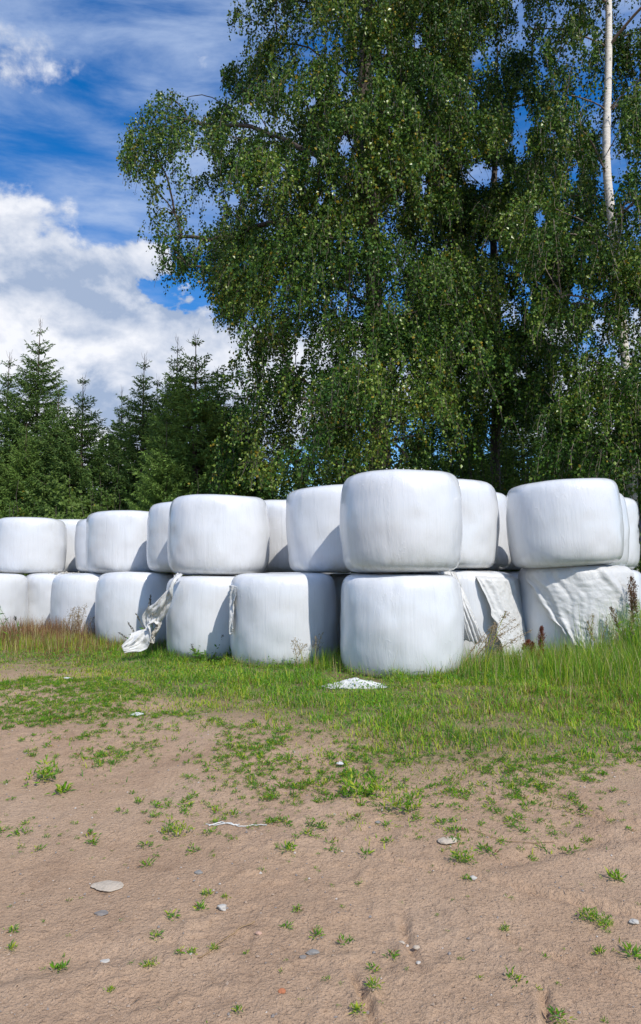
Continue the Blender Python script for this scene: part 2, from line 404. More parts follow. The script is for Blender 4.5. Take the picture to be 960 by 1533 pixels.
# under the grass the soil is darker and littered
att = N(nt, 'ShaderNodeAttribute'); att.attribute_name = 'turf'
tf_ = N(nt, 'ShaderNodeMath', operation='MULTIPLY'); nt.links.new(att.outputs['Fac'], tf_.inputs[0]); tf_.inputs[1].default_value = .8
base = mixc(nt, tf_.outputs[0], base, ramp(nt, b, [(.3, (.11, .11, .04)), (.6, (.20, .18, .075)), (.8, (.30, .25, .14))]))
base = mixc(nt, .5, base, ramp(nt, noise_node(nt, vo, 38, 5, .65, .4), [(.30, (.55, .50, .46)), (.44, (1, 1, 1)), (.75, (1.0, 1.0, 1.0))]), 'MULTIPLY')
nt.links.new(base, p.inputs['Base Color']); p.inputs['Roughness'].default_value = .95; p.inputs['Specular IOR Level'].default_value = .15
vor = N(nt, 'ShaderNodeTexVoronoi'); vor.inputs['Scale'].default_value = 55; nt.links.new(vo, vor.inputs['Vector'])
c45 = noise_node(nt, vo, 52, 5, .65, .2); b0 = bumpn(nt, c45, .9, .014, bumpn(nt, b, .9, .024)); b1 = bumpn(nt, c, .9, .008, b0)
nt.links.new(bumpn(nt, vor.outputs['Distance'], .35, .008, b1), p.inputs['Normal'])
gm = mesh_np('ground', V, Fg, m, smooth_shade=True)
zc_ok = V[:, 1] > 1.5
PX, PY = project(V[:, 0], np.maximum(V[:, 1], 1.5), gbase(V[:, 0], V[:, 1]))
turf = np.where(zc_ok, smooth(34, -70, PY - ggrass(PX, PY) + 16 * fbm(V[:, 0] * 2.2, V[:, 1] * 2.2, oct=3, s=8)), 0)
at_ = gm.attributes.new('turf', 'FLOAT', 'POINT'); at_.data.foreach_set('value', turf.astype(np.float32))
tag(obj('ground', gm), kind='structure')

# ------------------------------------------------------------------ wrapped bales
def bale_mesh(seed, Rr=.71, H=1.15, lump=.018, bulge=.035, corner=.22):
    nu, nv = 112, 56
    t = np.linspace(0, 1, nv)
    # closed profile: centre top -> rim -> side -> rim -> centre bottom (superellipse-ish with bulging side)
    ph = (t - .5) * pi
    e = 2 / 8.6
    rr = np.sign(np.cos(ph)) * np.abs(np.cos(ph)) ** e; zz = np.sign(np.sin(ph)) * np.abs(np.sin(ph)) ** e
    # even out the samples along the profile
    s = np.concatenate([[0], np.cumsum(np.hypot(np.diff(rr), np.diff(zz)))]); q = np.linspace(0, s[-1], nv)
    tt = np.interp(q, s, t)
    tf = np.linspace(0, 1, 4001); pf = (tf - .5) * pi
    rf = np.abs(np.cos(pf)) ** e; zf = np.sign(np.sin(pf)) * np.abs(np.sin(pf)) ** e
    sf = np.concatenate([[0], np.cumsum(np.hypot(np.diff(rf), np.diff(zf)))]); q = np.linspace(0, sf[-1], nv)
    rr = np.interp(q, sf, rf); zz = np.interp(q, sf, zf)
    rr[0] = rr[-1] = 0.004
    u = np.linspace(0, 2 * pi, nu, endpoint=False)
    U, K = np.meshgrid(u, np.arange(nv))
    r = rr[K] * Rr * (1 + bulge * (1 - zz[K] ** 2) - bulge * .7)
    x = r * np.cos(U); y = r * np.sin(U); z = zz[K] * H / 2
    n = fbm(x * 1.7 + seed * 9.1, y * 1.7, z * 1.7, oct=3, s=seed)
    k = 1 + lump * 1.6 * n * rr[K]
    x *= k; y *= k
    # film gathers: shallow vertical pleats, stronger at both rims
    rim = smooth(.55, .95, np.abs(zz[K])) * smooth(.2, .8, rr[K])
    pl = fbm(np.cos(U) * 6 + seed, np.sin(U) * 6, z * .8, oct=3, s=seed + 50)
    x *= 1 + .010 * pl * rim + .0035 * pl; y *= 1 + .010 * pl * rim + .0035 * pl
    z = z + .014 * fbm(x * 1.3 + seed, y * 1.3, oct=2, s=seed + 9) * (rr[K] > .3) * np.sign(zz[K]) * (zz[K] > 0)
    V = np.stack([x, y, z], -1).reshape(-1, 3)
    i = np.arange(nv - 1)[:, None] * nu; j = np.arange(nu)[None]; j2 = (j + 1) % nu
    Fq = np.stack([i + j, i + j2, i + nu + j2, i + nu + j], -1).reshape(-1, 4)
    return V, Fq
BALES = {}
def bale(key, px, D, z0, H, label, x=None, Rr=.71, tilt=(0, 0), mat=None, bulge=.04, lump=.018):
    seed = len(BALES) + 1
    V, Fq = bale_mesh(seed, Rr, H, bulge=bulge, lump=lump)
    X = at(px, D, z0 + H / 2)[0] if x is None else x
    o = obj('bale' , mesh_np('bale', V, Fq, mat or M_FILM, smooth_shade=True), loc=(X, D, z0 + H / 2))
    o.rotation_euler = (R(tilt[0]), R(tilt[1]), seed * 1.3 if mat is None else 0)
    if mat is None and (tilt[0] or tilt[1]): o.rotation_euler[2] = 0
    tag(o, label, 'bale', 'white wrapped bales in the stack'); BALES[key] = (X, D, z0, H, Rr); return o
GZ0 = -.02
bale('T9', 600, 8.68, 1.155, 1.17, 'white top bale at the nearest corner of the stack, crumbs of film on its lid', bulge=.055, tilt=(0, -.6))
bale('B7', 601, 8.70, GZ0, 1.17, 'nearest white wrapped bale on the grass, crumpled film lying at its foot', bulge=.06)
bale('T10', 665, 9.98, 1.20, 1.18, 'white wrapped upper bale half hidden directly right of the nearest top bale')
bale('B8', 690, 9.98, GZ0, 1.21, 'white wrapped lower bale with loose torn film hanging down both its sides')
bale('T11', 695, 11.38, 1.20, 1.18, 'white wrapped upper bale, shaded narrow sliver just left of the lone right-hand top bale')
bale('T12', 844.5, 9.58, 1.235, 1.10, 'smooth wide white top bale sitting tilted on the draped bale at right', tilt=(0, -3.4), bulge=.045)
bale('B9', 858, 9.75, .05, 1.21, 'white wrapped lower bale covered by a big wrinkled sheet, right end of the stack', x=3.35)
bale('T13', 865, 11.02, 1.20, 1.15, 'white wrapped upper bale just behind the tilted right top bale', Rr=.70)
T14 = bale('T14', 889, 12.42, 1.20, 1.2, 'white wrapped upper bale with a ragged dark streak down it, far right')
bale('B13', 880, 11.2, .05, 1.15, 'white wrapped lower bale in tall grass behind the draped right-hand bale', x=4.15)
bale('B14', 895, 12.6, .03, 1.17, 'white wrapped lower bale under the dark-streaked bale, far right', x=4.75)
bale('T15', 745, 12.85, 1.20, 1.19, 'white wrapped upper bale showing as a speck between two right-hand top bales')
bale('T8', 506, 10.22, 1.16, 1.16, 'white wrapped upper bale with a slanting shadow, left of the nearest top bale', tilt=(0, -1.5))
bale('T7', 430, 12.0, 1.15, 1.16, 'dusty white upper bale half in shadow, set back between two larger top bales', mat=M_FILM_OLD)
bale('T6', 328, 10.72, 1.12, 1.135, 'broad white wrapped top bale standing alone left of centre, creased lower rim', bulge=.05, Rr=.725)
bale('T5', 287, 12.05, 1.16, 1.12, 'white wrapped upper bale peeking out behind the left side of the broad top bale')
bale('T4', 191, 13.2, 1.14, 1.10, 'white upper bale, second whole one from the left, bumpy shadow at its foot')
bale('T3', 168, 15.0, 1.16, 1.08, 'thin sliver of white upper bale just left of the second whole top bale')
bale('T2', 112, 16.4, 1.16, 1.16, 'white wrapped upper bale in the gap right of the leftmost top bale')
bale('T1', 46, 14.8, 1.14, 1.10, 'leftmost white wrapped top bale with a glint on its rim', Rr=.68)
bale('B1', -20, 13.7, GZ0, 1.17, 'white wrapped lower bale with a pale green see-through spot, left edge', mat=M_FILM_PATCH)
bale('B2', 91, 14.6, GZ0, 1.17, 'white wrapped lower bale right of the green-spotted bale, behind reddish grass')
bale('B3', 139, 13.3, GZ0, 1.17, 'white wrapped lower bale, third from the left along the foot of the stack')
bale('B4', 211, 12.2, GZ0, 1.18, 'white wrapped lower bale with dark seed stalks and a twisted film strip before it')
bale('B5', 320, 10.55, GZ0, 1.14, 'white wrapped lower bale under the broad top bale, curved shadow on its right', Rr=.67)
BALE6 = bale('B6', 425, 9.66, GZ0, 1.18, 'large lower white bale with a crease down its left side, left of the nearest', Rr=.70)
bale('B6b', 515, 11.15, GZ0, 1.17, 'white wrapped lower bale in full shade left of the nearest stacked pair', x=.35)
bale('Bh1', 0, 12.5, GZ0, 1.17, 'lower white bale hidden in the second row behind the broad top bale', x=-1.42)
bale('Bh2', 0, 12.6, GZ0, 1.17, 'white wrapped lower bale hidden in the second row under the dusty upper bale', x=.05)
bale('Bh3', 0, 14.85, GZ0, 1.17, 'white wrapped lower bale hidden behind the third bale of the bottom row', x=-3.72)
bale('Bh4', 0, 16.15, GZ0, 1.17, 'white wrapped lower bale hidden in the back row at the left', x=-5.3)
bale('Bh5', 0, 11.45, GZ0, 1.20, 'top rim of a white lower bale in the notch left of the draped right bale', x=2.2)
bale('Bh6', 0, 12.9, GZ0, 1.20, 'white wrapped lower bale hidden in the back row at the right', x=3.1)
for o in [q for q in SC.objects if q.get('category') == 'bale']:
    if o.location.z < 1.0 and abs(o.rotation_euler[0]) < .001: o.rotation_euler[0] = R(random.uniform(-.8, .8))

# dark ragged streak on the far right bale (a child patch that hugs the film)
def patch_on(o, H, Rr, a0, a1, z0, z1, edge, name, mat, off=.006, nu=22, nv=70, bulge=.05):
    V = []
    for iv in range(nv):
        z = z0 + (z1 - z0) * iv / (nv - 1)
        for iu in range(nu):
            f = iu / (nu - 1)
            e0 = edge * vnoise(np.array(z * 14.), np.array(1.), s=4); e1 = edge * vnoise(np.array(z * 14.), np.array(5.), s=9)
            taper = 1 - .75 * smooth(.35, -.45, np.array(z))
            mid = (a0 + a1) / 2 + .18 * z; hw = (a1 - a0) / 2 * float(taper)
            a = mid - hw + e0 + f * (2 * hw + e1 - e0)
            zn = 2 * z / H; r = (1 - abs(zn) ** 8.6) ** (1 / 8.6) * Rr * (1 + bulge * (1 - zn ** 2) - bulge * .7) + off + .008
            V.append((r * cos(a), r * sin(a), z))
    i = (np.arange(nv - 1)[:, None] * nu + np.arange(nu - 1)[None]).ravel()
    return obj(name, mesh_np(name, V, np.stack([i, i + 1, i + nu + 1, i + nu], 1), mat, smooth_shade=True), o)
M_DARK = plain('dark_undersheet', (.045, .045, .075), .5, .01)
T14.rotation_euler = (0, 0, 0)
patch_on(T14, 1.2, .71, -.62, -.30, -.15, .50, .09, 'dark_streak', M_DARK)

# ------------------------------------------------------------------ loose film
def grid_obj(name, P, mat, label, cat='plastic film', thick=.0018, group=None):
    nv, nu = P.shape[:2]
    i = (np.arange(nv - 1)[:, None] * nu + np.arange(nu - 1)[None]).ravel()
    o = obj(name, mesh_np(name, P.reshape(-1, 3), np.stack([i, i + 1, i + nu + 1, i + nu], 1), mat, smooth_shade=True))
    s = o.modifiers.new('thickness', 'SOLIDIFY'); s.thickness = thick; s.offset = 1
    return tag(o, label, cat, group)
def bale_r(z, b, extra):
    X, D, z0, H, Rr = BALES[b]; zn = np.clip(2 * (z - z0 - H / 2) / H, -.995, .995)
    return (1 - np.abs(zn) ** 8.6) ** (1 / 8.6) * Rr * (1 + .05 * (1 - zn ** 2) - .035) + extra
def drape(name, b, top, bot, label, folds=9, amp=.03, mat=None, nu=90, nv=70, off=.02, zbot=.05, seed=1, flare=0.0, lid=.3):
    """sheet hugging bale b: top/bot are lists of (angle deg, z) for the upper and lower hem; angle 0 = +x, -90 = towards the camera"""
    X, D, z0, H, Rr = BALES[b]
    u = np.linspace(0, 1, nu); v = np.linspace(0, 1, nv)
    ta, tz = np.array(top).T; ba, bz = np.array(bot).T
    k = np.linspace(0, 1, len(ta)); kb = np.linspace(0, 1, len(ba))
    U, Vv = np.meshgrid(u, v)
    A = np.interp(U, k, ta) * (1 - Vv) + np.interp(U, kb, ba) * Vv
    Z = np.interp(U, k, tz) * (1 - Vv) + np.interp(U, kb, bz) * Vv
    Z = Z - .012 * vnoise(U * 14, Vv * 0, s=seed) * smooth(.8, 1, Vv) * 3
    A = A + 2.5 * vnoise(Vv * 9, U * 0 + 3, s=seed + 2) * (1 - smooth(0, .12, np.minimum(U, 1 - U)))
    fold = np.abs(fbm(U * folds + .8 * vnoise(Vv * 3, U * 2, s=seed), Vv * 1.1, oct=2, s=seed)) 
    crump = fbm(U * 16, Vv * 16, oct=3, s=seed + 5)
    r = bale_r(Z, b, off) + amp * fold + .009 * np.abs(crump) + flare * Vv ** 1.5
    lidf = smooth(.12, 0, Vv) * lid                                   # upper hem lies on the lid
    r = r * (1 - lidf)
    a = np.radians(A)
    P = np.stack([X + r * np.cos(a), D + r * np.sin(a), np.where(lidf > 0, np.maximum(Z, z0 + H * .985 * smooth(.0, 1, lidf / max(lid, 1e-3)) + Z * (1 - smooth(.0, 1, lidf / max(lid, 1e-3)))) * 1.0 + .0, Z)], -1)
    return grid_obj(name, P, mat or M_SHEET, label)
drape('film_sheet', 'B9', [(-168, 1.20), (-110, 1.25), (-50, 1.24), (0, 1.22)], [(-112, .30), (-88, .02), (-40, 0.02), (5, .10)],
      'large wrinkled white film sheet draped over the lower right-hand bale, folds running diagonally', folds=13, amp=.04, seed=3, flare=.03, lid=.14)
drape('film_sheet', 'B8', [(-85, 1.20), (-62, 1.2), (-35, 1.19), (-5, 1.18)], [(-66, .16), (-45, .02), (-15, .02), (15, .12)],
      'white film sheet hanging over the lower bale behind the tall dry plume', folds=8, amp=.05, seed=8, flare=.2)
fl = drape('loose_flap', 'B6', [(-160, .98), (-151, 1.0), (-143, .98)], [(-158, .42), (-150, .38), (-146, .45)], 'crumpled open seam in the film', folds=4, amp=.05, seed=12, nu=30, lid=0, off=.006)
del fl['category']; bpy.context.view_layer.update(); fl.parent = BALE6; fl.matrix_parent_inverse = BALE6.matrix_world.inverted()
def hang(name, T, B, label, folds=6, amp=.04, seed=1, sag=.1, nu=60, nv=60, mat=None, depth=(0, -1, 0)):
    """gathered film hanging between an upper hem T and a lower hem B (lists of world points)"""
    T = np.array(T); B = np.array(B); u = np.linspace(0, 1, nu); v = np.linspace(0, 1, nv)
    t = np.stack([np.interp(u, np.linspace(0, 1, len(T)), T[:, k]) for k in range(3)], 1)
    b = np.stack([np.interp(u, np.linspace(0, 1, len(B)), B[:, k]) for k in range(3)], 1)
    U, Vv = np.meshgrid(u, v)
    P = t[None] * (1 - Vv[..., None]) + b[None] * Vv[..., None]
    f = np.abs(fbm(U * folds, Vv * .9, oct=2, s=seed)) * amp * (.5 + Vv) + .008 * fbm(U * 18, Vv * 18, oct=2, s=seed + 3)
    P = P + f[..., None] * np.array(depth) + (sag * np.sin(Vv * pi))[..., None] * np.array(depth)
    P[..., 2] += .03 * vnoise(U * 12, Vv * 0, s=seed) * smooth(.85, 1, Vv)
    return grid_obj(name, P, mat or M_SHEET, label)
hang('film_sheet', [at(655, 9.02, py=856), at(668, 9.1, py=855), at(682, 9.15, py=856)], [at(688, 9.05, py=955), at(706, 8.95, py=962), at(726, 9.05, py=964)],
     'gathered white film fanning down beside the nearest lower bale on its right', folds=7, amp=.05, seed=5, sag=.06)
# twisted strip at the left
def ribbon(name, pts, widths, twist, label, mat=None, seed=1, crump=.03, n=80, m=22):
    pts = np.array(pts); k = np.linspace(0, 1, len(pts)); t = np.linspace(0, 1, n)
    # smooth the path
    C = np.stack([np.interp(t, k, pts[:, j]) for j in range(3)], 1)
    for _ in range(8): C[1:-1] = (C[:-2] + C[2:] + 2 * C[1:-1]) / 4
    w = np.interp(t, np.linspace(0, 1, len(widths)), widths); tw = np.radians(np.interp(t, np.linspace(0, 1, len(twist)), twist))
    T = unit(np.gradient(C, axis=0)); S = unit(np.cross(T, [0, 1, 0.])); B = np.cross(T, S)
    q = np.linspace(-1, 1, m)
    side = S * np.cos(tw)[:, None] + B * np.sin(tw)[:, None]; nn = -S * np.sin(tw)[:, None] + B * np.cos(tw)[:, None]
    P = C[:, None] + q[None, :, None] * w[:, None, None] / 2 * side[:, None]
    A, Q = np.meshgrid(q, t)
    h = crump * (np.abs(fbm(A * 2.6, Q * 5, oct=3, s=seed)) - .3)
    P = P + h[..., None] * nn[:, None] * (w[:, None, None] / max(widths) + .4)
    return grid_obj(name, P, mat or M_SHEET, label)
ribbon('film_strip', [at(268, 10.0, py=861), at(262, 9.82, py=872), at(253, 9.85, py=890), at(240, 9.95, py=912), at(224, 10.0, py=928), at(222, 9.95, py=944), at(206, 9.9, py=962), at(184, 9.8, py=972)],
       [.12, .10, .16, .27, .17, .30, .10], [30, 80, 10, -20, 70, 0, 0], 'twisted strip of torn white film trailing from the stack down onto the grass', seed=4, crump=.07)
ribbon('film_strip', [at(232, 10.02, py=918), at(238, 10.0, py=938), at(231, 9.95, py=955), at(227, 9.9, py=963)], [.16, .10, .12, .06], [0, 40, 90, 30],
       'short hooked end of torn film dangling beside the twisted strip', mat=M_SHEET_D, seed=14, crump=.06)
def crumple(name, cx, cy, sx, sy, h, label, mat=None, seed=1, nu=70, nv=50, rot=0):
    U, Vv = np.meshgrid(np.linspace(-1, 1, nu), np.linspace(-1, 1, nv))
    rad = 1 + .28 * fbm(np.arctan2(Vv, U) * 1.3, U * 0, oct=3, s=seed)
    # map square to irregular disc
    s = np.maximum(np.abs(U), np.abs(Vv)); l = np.hypot(U, Vv) + 1e-6
    x = U / l * s * rad * sx; y = Vv / l * s * rad * sy
    c_, s_ = cos(rot), sin(rot); x, y = x * c_ - y * s_, x * s_ + y * c_
    zz = h * (1 - s ** 2) * (.25 + .8 * np.abs(vnoise(U * 1.3 + .9 * Vv, Vv * 3.4 - U, s=seed + 3))) + .22 * h * np.abs(vnoise(U * 3.2 + Vv * 2, Vv * 7, s=seed + 6)) * (1 - s ** 4)
    X, Y = cx + x, cy + y
    P = np.stack([X, Y, ground_z(X, Y, False) + zz + .012], -1)
    return grid_obj(name, P, mat or M_SHEET, label)
c0 = at(535, 7.62, py=1008); crumple('film_scrap', c0[0] - .03, 7.55,   .36, .17, .075, 'crumpled white film lying in the grass at the foot of the nearest bale', seed=2)
# bits lying on the bales
def flakes(name, base, n, spread, size, label, mat, seed):
    r_ = np.random.default_rng(seed); Vs, Fs, k = [], [], 0
    for _ in range(n):
        c_ = np.array(base) + np.array([r_.normal() * spread[0], r_.normal() * spread[1], abs(r_.normal()) * spread[2]])
        d = unit(r_.normal(size=3) * [1, 1, .5]); e = unit(np.cross(d, r_.normal(size=3))); f = np.cross(d, e); s = size * r_.uniform(.5, 1.5)
        Vs += [c_ - d * s, c_ + e * s * .6 + f * s * .3, c_ + d * s, c_ - e * s * .6 + f * s * .2, c_ + f * s * .5]
        Fs += [(k, k + 1, k + 4), (k + 1, k + 2, k + 4), (k + 2, k + 3, k + 4), (k + 3, k, k + 4), (k, k + 3, k + 1), (k + 3, k + 2, k + 1)]; k += 5
    return tag(obj(name, mesh_np(name, Vs, Fs, mat)), label, kind='stuff')
bX, bD, bz, bH, _r = BALES['T9']
flakes('film_scrap', (bX + .02, bD - .36, bz + bH + .0), 16, (.13, .05, .010), .013, 'shredded bits of white film on the lid of the nearest top bale', M_SHEET, 3)
bX, bD, bz, bH, _r = BALES['B2']
flakes('film_scrap', (bX + .25, bD - .5, bz + bH - .005), 30, (.2, .06, .01), .03, 'yellowed film shreds on the joint right of the leftmost top bale', M_SHEET_D, 5)
c0 = at(105, 12.75, py=857)
M_STONE_D = plain('dark_grit', (.06, .055, .05), .9, .01)

# ------------------------------------------------------------------ trees
def in_poly(px, py, poly):
    poly = np.array(poly, float); ins = np.zeros(np.shape(px), bool); j = len(poly) - 1
    for i in range(len(poly)):
        xi, yi = poly[i]; xj, yj = poly[j]
        c_ = ((yi > py) != (yj > py)) & (px < (xj - xi) * (py - yi) / (yj - yi + 1e-9) + xi); ins ^= c_; j = i
    return ins
def edge_dist(px, py, poly):
    P_ = np.array(poly, float); Q_ = np.roll(P_, -1, 0); d = Q_ - P_; t = np.clip(((px - P_[:, 0]) * d[:, 0] + (py - P_[:, 1]) * d[:, 1]) / ((d ** 2).sum(1) + 1e-9), 0, 1)
    return float(np.min(np.hypot(P_[:, 0] + t * d[:, 0] - px, P_[:, 1] + t * d[:, 1] - py)))
def birch(name, poly, trunk_px, D0, depth, n_mass, label, group, holes=(), r0=.2, trunk_mat=None, seed=1, keep_clear=None, per=125, leafL=.060, extra=(), yellow=.012, mass_w=.36):
    r_ = np.random.default_rng(seed)
    trunk = np.array([at(px, D0, py=py) if py is not None else at(px, D0, 0) for px, py in trunk_px])
    trunk[0][2] = -.1
    tt = np.linspace(0, 1, 40); L = np.concatenate([[0], np.cumsum(np.linalg.norm(np.diff(trunk, axis=0), axis=1))]); L /= L[-1]
    TR = np.stack([np.interp(tt, L, trunk[:, j]) for j in range(3)], 1)
    for _ in range(2): TR[1:-1] = (TR[:-2] + TR[2:] + 2 * TR[1:-1]) / 4
    xs = np.array(poly)[:, 0]; ys = np.array(poly)[:, 1]
    txp = np.array([project(*q)[0] for q in TR]); typ = np.array([project(*q)[1] for q in TR])
    M = []; tries = 0; mind = .66
    while len(M) < n_mass and tries < 60000:
        tries += 1
        if tries % 6000 == 0: mind *= .86
        px = r_.uniform(xs.min(), xs.max()); py = r_.uniform(ys.min(), ys.max())
        if not in_poly(np.array(px), np.array(py), poly): continue
        if any(((px - hx) / hw) ** 2 + ((py - hy) / hh) ** 2 < 1 for hx, hy, hw, hh in holes): continue
        tx = np.interp(py, typ[::-1], txp[::-1])
        # width of the crown at this height decides its depth
        row = [q for q in range(int(xs.min()), int(xs.max()), 12) if in_poly(np.array(float(q)), np.array(py), poly)]
        hw = max(60., (max(row) - min(row)) / 2 if row else 60.); cxr = (max(row) + min(row)) / 2 if row else tx
        f = math.sqrt(max(.08, 1 - ((px - cxr) / hw) ** 2))
        dd = r_.uniform(-1, 1); dd = np.sign(dd) * abs(dd) ** .7 * depth * f
        if keep_clear and keep_clear(px, py, dd): continue
        p = at(px, D0 + dd, py=py)
        if p[2] < .7: continue
        if fbm(p[0] * .95, p[2] * .75, p[1] * .95, oct=2, s=seed + 40) < -.16: continue
        if M and np.min(np.linalg.norm(np.array(M) - p, axis=1)) < mind: continue
        M.append(p)
    nm_ = len(M)
    M = np.array(M + [at(px, D0 + dd, py=py) for px, py, dd in extra])
    # skeleton: join each mass to the nearest node already reached, preferring one lower and closer to the trunk
    horiz = np.array([np.min(np.linalg.norm(TR - q, axis=1)) for q in M]); order = np.argsort(horiz)
    nodes = [q for q in TR[6:-1]]; par = [-1] * len(nodes); plen = [0.] * len(nodes); nt_ = len(nodes); idx = {}
    for k in order:
        q = M[k]; Nn = np.array(nodes); d = np.linalg.norm(Nn - q, axis=1)
        cost = d + .35 * np.array(plen) + .9 * np.maximum(0, Nn[:, 2] - q[2] - .1) + .5 * np.maximum(0, np.array([.6 * dd_ for dd_ in np.hypot(Nn[:, 0] - q[0], Nn[:, 1] - q[1])]) - (q[2] - Nn[:, 2]))
        j = int(np.argmin(cost)); nodes.append(q); par.append(j); plen.append(plen[j] + d[j]); idx[k] = len(nodes) - 1
    cnt = [0] * len(nodes)
    for k in range(len(nodes) - 1, nt_ - 1, -1):
        cnt[k] += 1; cnt[par[k]] += cnt[k]
    rad = lambda c_: .010 * max(1, c_) ** .52
    lines = []
    for k in range(nt_, len(nodes)):
        a, b = nodes[par[k]], nodes[k]; n = 9; t = np.linspace(0, 1, n)[:, None]
        d = np.linalg.norm(b - a); mid = (a + b) / 2 + np.array([0, 0, .16 * d]) + r_.normal(size=3) * .07 * d
        C = (1 - t) ** 2 * a + 2 * t * (1 - t) * mid + t ** 2 * b + np.cumsum(r_.normal(size=(n, 3)), 0) * .012 * d * np.sin(t * pi)
        ra = min(rad(cnt[k]) * 1.15, r0 * .55); lines.append((C, np.linspace(ra, rad(cnt[k]) * .8, n)))
    root = obj(name, None, loc=tuple(trunk[0])); tag(root, label, 'tree', group)
    org = trunk[0]
    zf = (TR[:, 2] - TR[0, 2]) / (TR[-1, 2] - TR[0, 2])
    tr = r0 * (1 - zf) ** .55 + .015 + .08 * np.exp(-zf * 30)
    tr *= 1 + .05 * r_.normal(size=len(tr))
    Vt, Ft = tubes([(TR, tr)], 14); obj('trunk', mesh_np('trunk', Vt - org, Ft, trunk_mat or M_BARK_B, smooth_shade=True), root)
    Vb, Fb = tubes(lines, 6); 
    # hanging twigs and leaves
    S0, S1, SL = [], [], []
    for k, q in enumerate(M):
        node = idx.get(k); pa = nodes[par[node]] if node is not None else q
        out = q - pa; out[2] *= .2; nrm_ = np.linalg.norm(out); out = out / (nrm_ + 1e-6)
        w = mass_w * r_.uniform(.75, 1.3); qx, qy = project(*q); w = min(w, max(.15, edge_dist(qx, qy, poly) / 66 * .62)) if k < nm_ else .20
        ns = int(per * r_.uniform(.5, 1.5) * (w / mass_w) ** 1.2 * (1 if k < nm_ else .62) * (.38 if qx < 335 and name == 'birch_tree' and seed == 21 else 1))
        g = r_.normal(size=(ns, 3)) * [w, w, w * .45] + out * r_.normal(size=(ns, 1)) * w * .7
        st_ = q + g; st_[:, 2] += .12 - .35 * np.hypot(g[:, 0], g[:, 1]) ** 2 / w      # domed top
        S0.append(st_); S1.append(np.broadcast_to(out, (ns, 3))); SL.append(r_.uniform(.18, .78, ns) * r_.uniform(.7, 1.25))
    S0 = np.concatenate(S0); S1 = np.concatenate(S1); SL = np.concatenate(SL)
    # drop strands that would hang in the gaps
    bad = np.zeros(len(S0), bool); pxs, pys = project(S0[:, 0], S0[:, 1], S0[:, 2])
    for hx, hy, hw, hh in holes: bad |= ((pxs - hx) / (hw * .8)) ** 2 + ((pys + 10 - hy) / hh) ** 2 < r_.uniform(.35, 1.1, len(S0))
    if keep_clear: bad |= np.array([keep_clear(a_, b_, c_) for a_, b_, c_ in zip(pxs, pys, S0[:, 1] - D0)])
    bad |= fbm(S0[:, 0] * 2.7, S0[:, 1] * 2.7, S0[:, 2] * .55, oct=2, s=seed + 7) < -.16 - .2 * r_.uniform(size=len(S0))
    S0, S1, SL = S0[~bad], S1[~bad], SL[~bad]
    S0 = S0[S0[:, 2] > .4] if False else S0
    ns = len(S0); sway = r_.normal(size=(ns, 3)) * [.16, .16, 0]
    spacing = .0235; nl = np.maximum(4, (SL / spacing)).astype(int)
    sid = np.repeat(np.arange(ns), nl); off = np.arange(len(sid)) - np.repeat(np.cumsum(nl) - nl, nl); t = off / nl[sid]
    T = t[:, None]; Ls = SL[sid][:, None]
    P = S0[sid] + Ls * (sway[sid] * T ** 1.3 + S1[sid] * .28 * (1 - (1 - T) ** 2)) + np.stack([0 * t, 0 * t, -(t ** 1.25) * SL[sid]], 1)
    P += r_.normal(size=P.shape) * .030
    keep = P[:, 2] > .25
    lx_, ly_ = project(P[:, 0], P[:, 1], P[:, 2])
    for hx, hy, hw, hh in holes: keep &= ((lx_ - hx) / hw) ** 2 + ((ly_ - hy) / hh) ** 2 > .62 + .25 * r_.normal(size=len(P)) + .85 * vnoise(P[:, 0] * 5, P[:, 2] * 3, s=3)
    wob_ = 17 * fbm(P[:, 0] * 2.6, P[:, 2] * 1.3, P[:, 1] * 2, oct=2, s=seed + 1)
    up_ = r_.uniform(0, 34, len(P))[...] * (r_.uniform(size=len(P)) < .6)
    keep &= in_poly(lx_ + wob_, ly_ - up_, poly) | (ly_ > 560)
    if keep_clear:      # the bare upper stem stands free of leaves on its sunny side
        k_ = (D0 - P[:, 1]) / -sdir[1]; T3 = P - k_[:, None] * np.array(sdir); q_ = T3[:, 2]
        txx = np.interp(q_, TR[:, 2], TR[:, 0]); zt = at(900, D0, py=265)[2]
        keep &= ~((P[:, 1] < D0 + .2) & (np.abs(T3[:, 0] - txx) < .17 + .05 * r_.normal(size=len(P))) & (((q_ > zt) & (r_.uniform(size=len(P)) < .93)) | ((q_ > at(900, D0, py=345)[2]) & (r_.uniform(size=len(P)) < .8)) | ((q_ > at(900, D0, py=570)[2]) & (q_ < at(900, D0, py=465)[2]) & (r_.uniform(size=len(P)) < .85))))
    P = P[keep]; sid = sid[keep]
    n = len(P); A = unit(r_.normal(size=(n, 3)) * [.7, .7, .45] + [0, 0, -.75])
    Ll = leafL * r_.uniform(.7, 1.3, n)
    Vl, Fl = leaves(P, A, Ll, Ll * .78, nrm=r_.normal(size=(n, 3)) * [1, 1, .55])
    zone = fbm(P[:, 0] * .9, P[:, 1] * .9, P[:, 2] * .9, oct=2, s=seed)
    u = r_.uniform(size=n); mi = np.zeros(n, int); mi[u < .42 - .3 * zone] = 1; mi[u > .84 - .25 * zone] = 2; mi[r_.uniform(size=n) < yellow * (1 + 2.5 * (zone > .25))] = 3
    if seed == 21:        # the lower middle of the crown has begun to turn
        tz = np.exp(-((P[:, 0] + .1) / 1.6) ** 2 - ((P[:, 2] - 3.8) / 1.9) ** 2) * smooth(-.3, .3, zone); mi[r_.uniform(size=n) < .55 * tz] = 2; mi[r_.uniform(size=n) < .05 * tz] = 3
    # the twigs themselves, one thin two-sided strip each
    k4 = np.linspace(0, 1, 4)
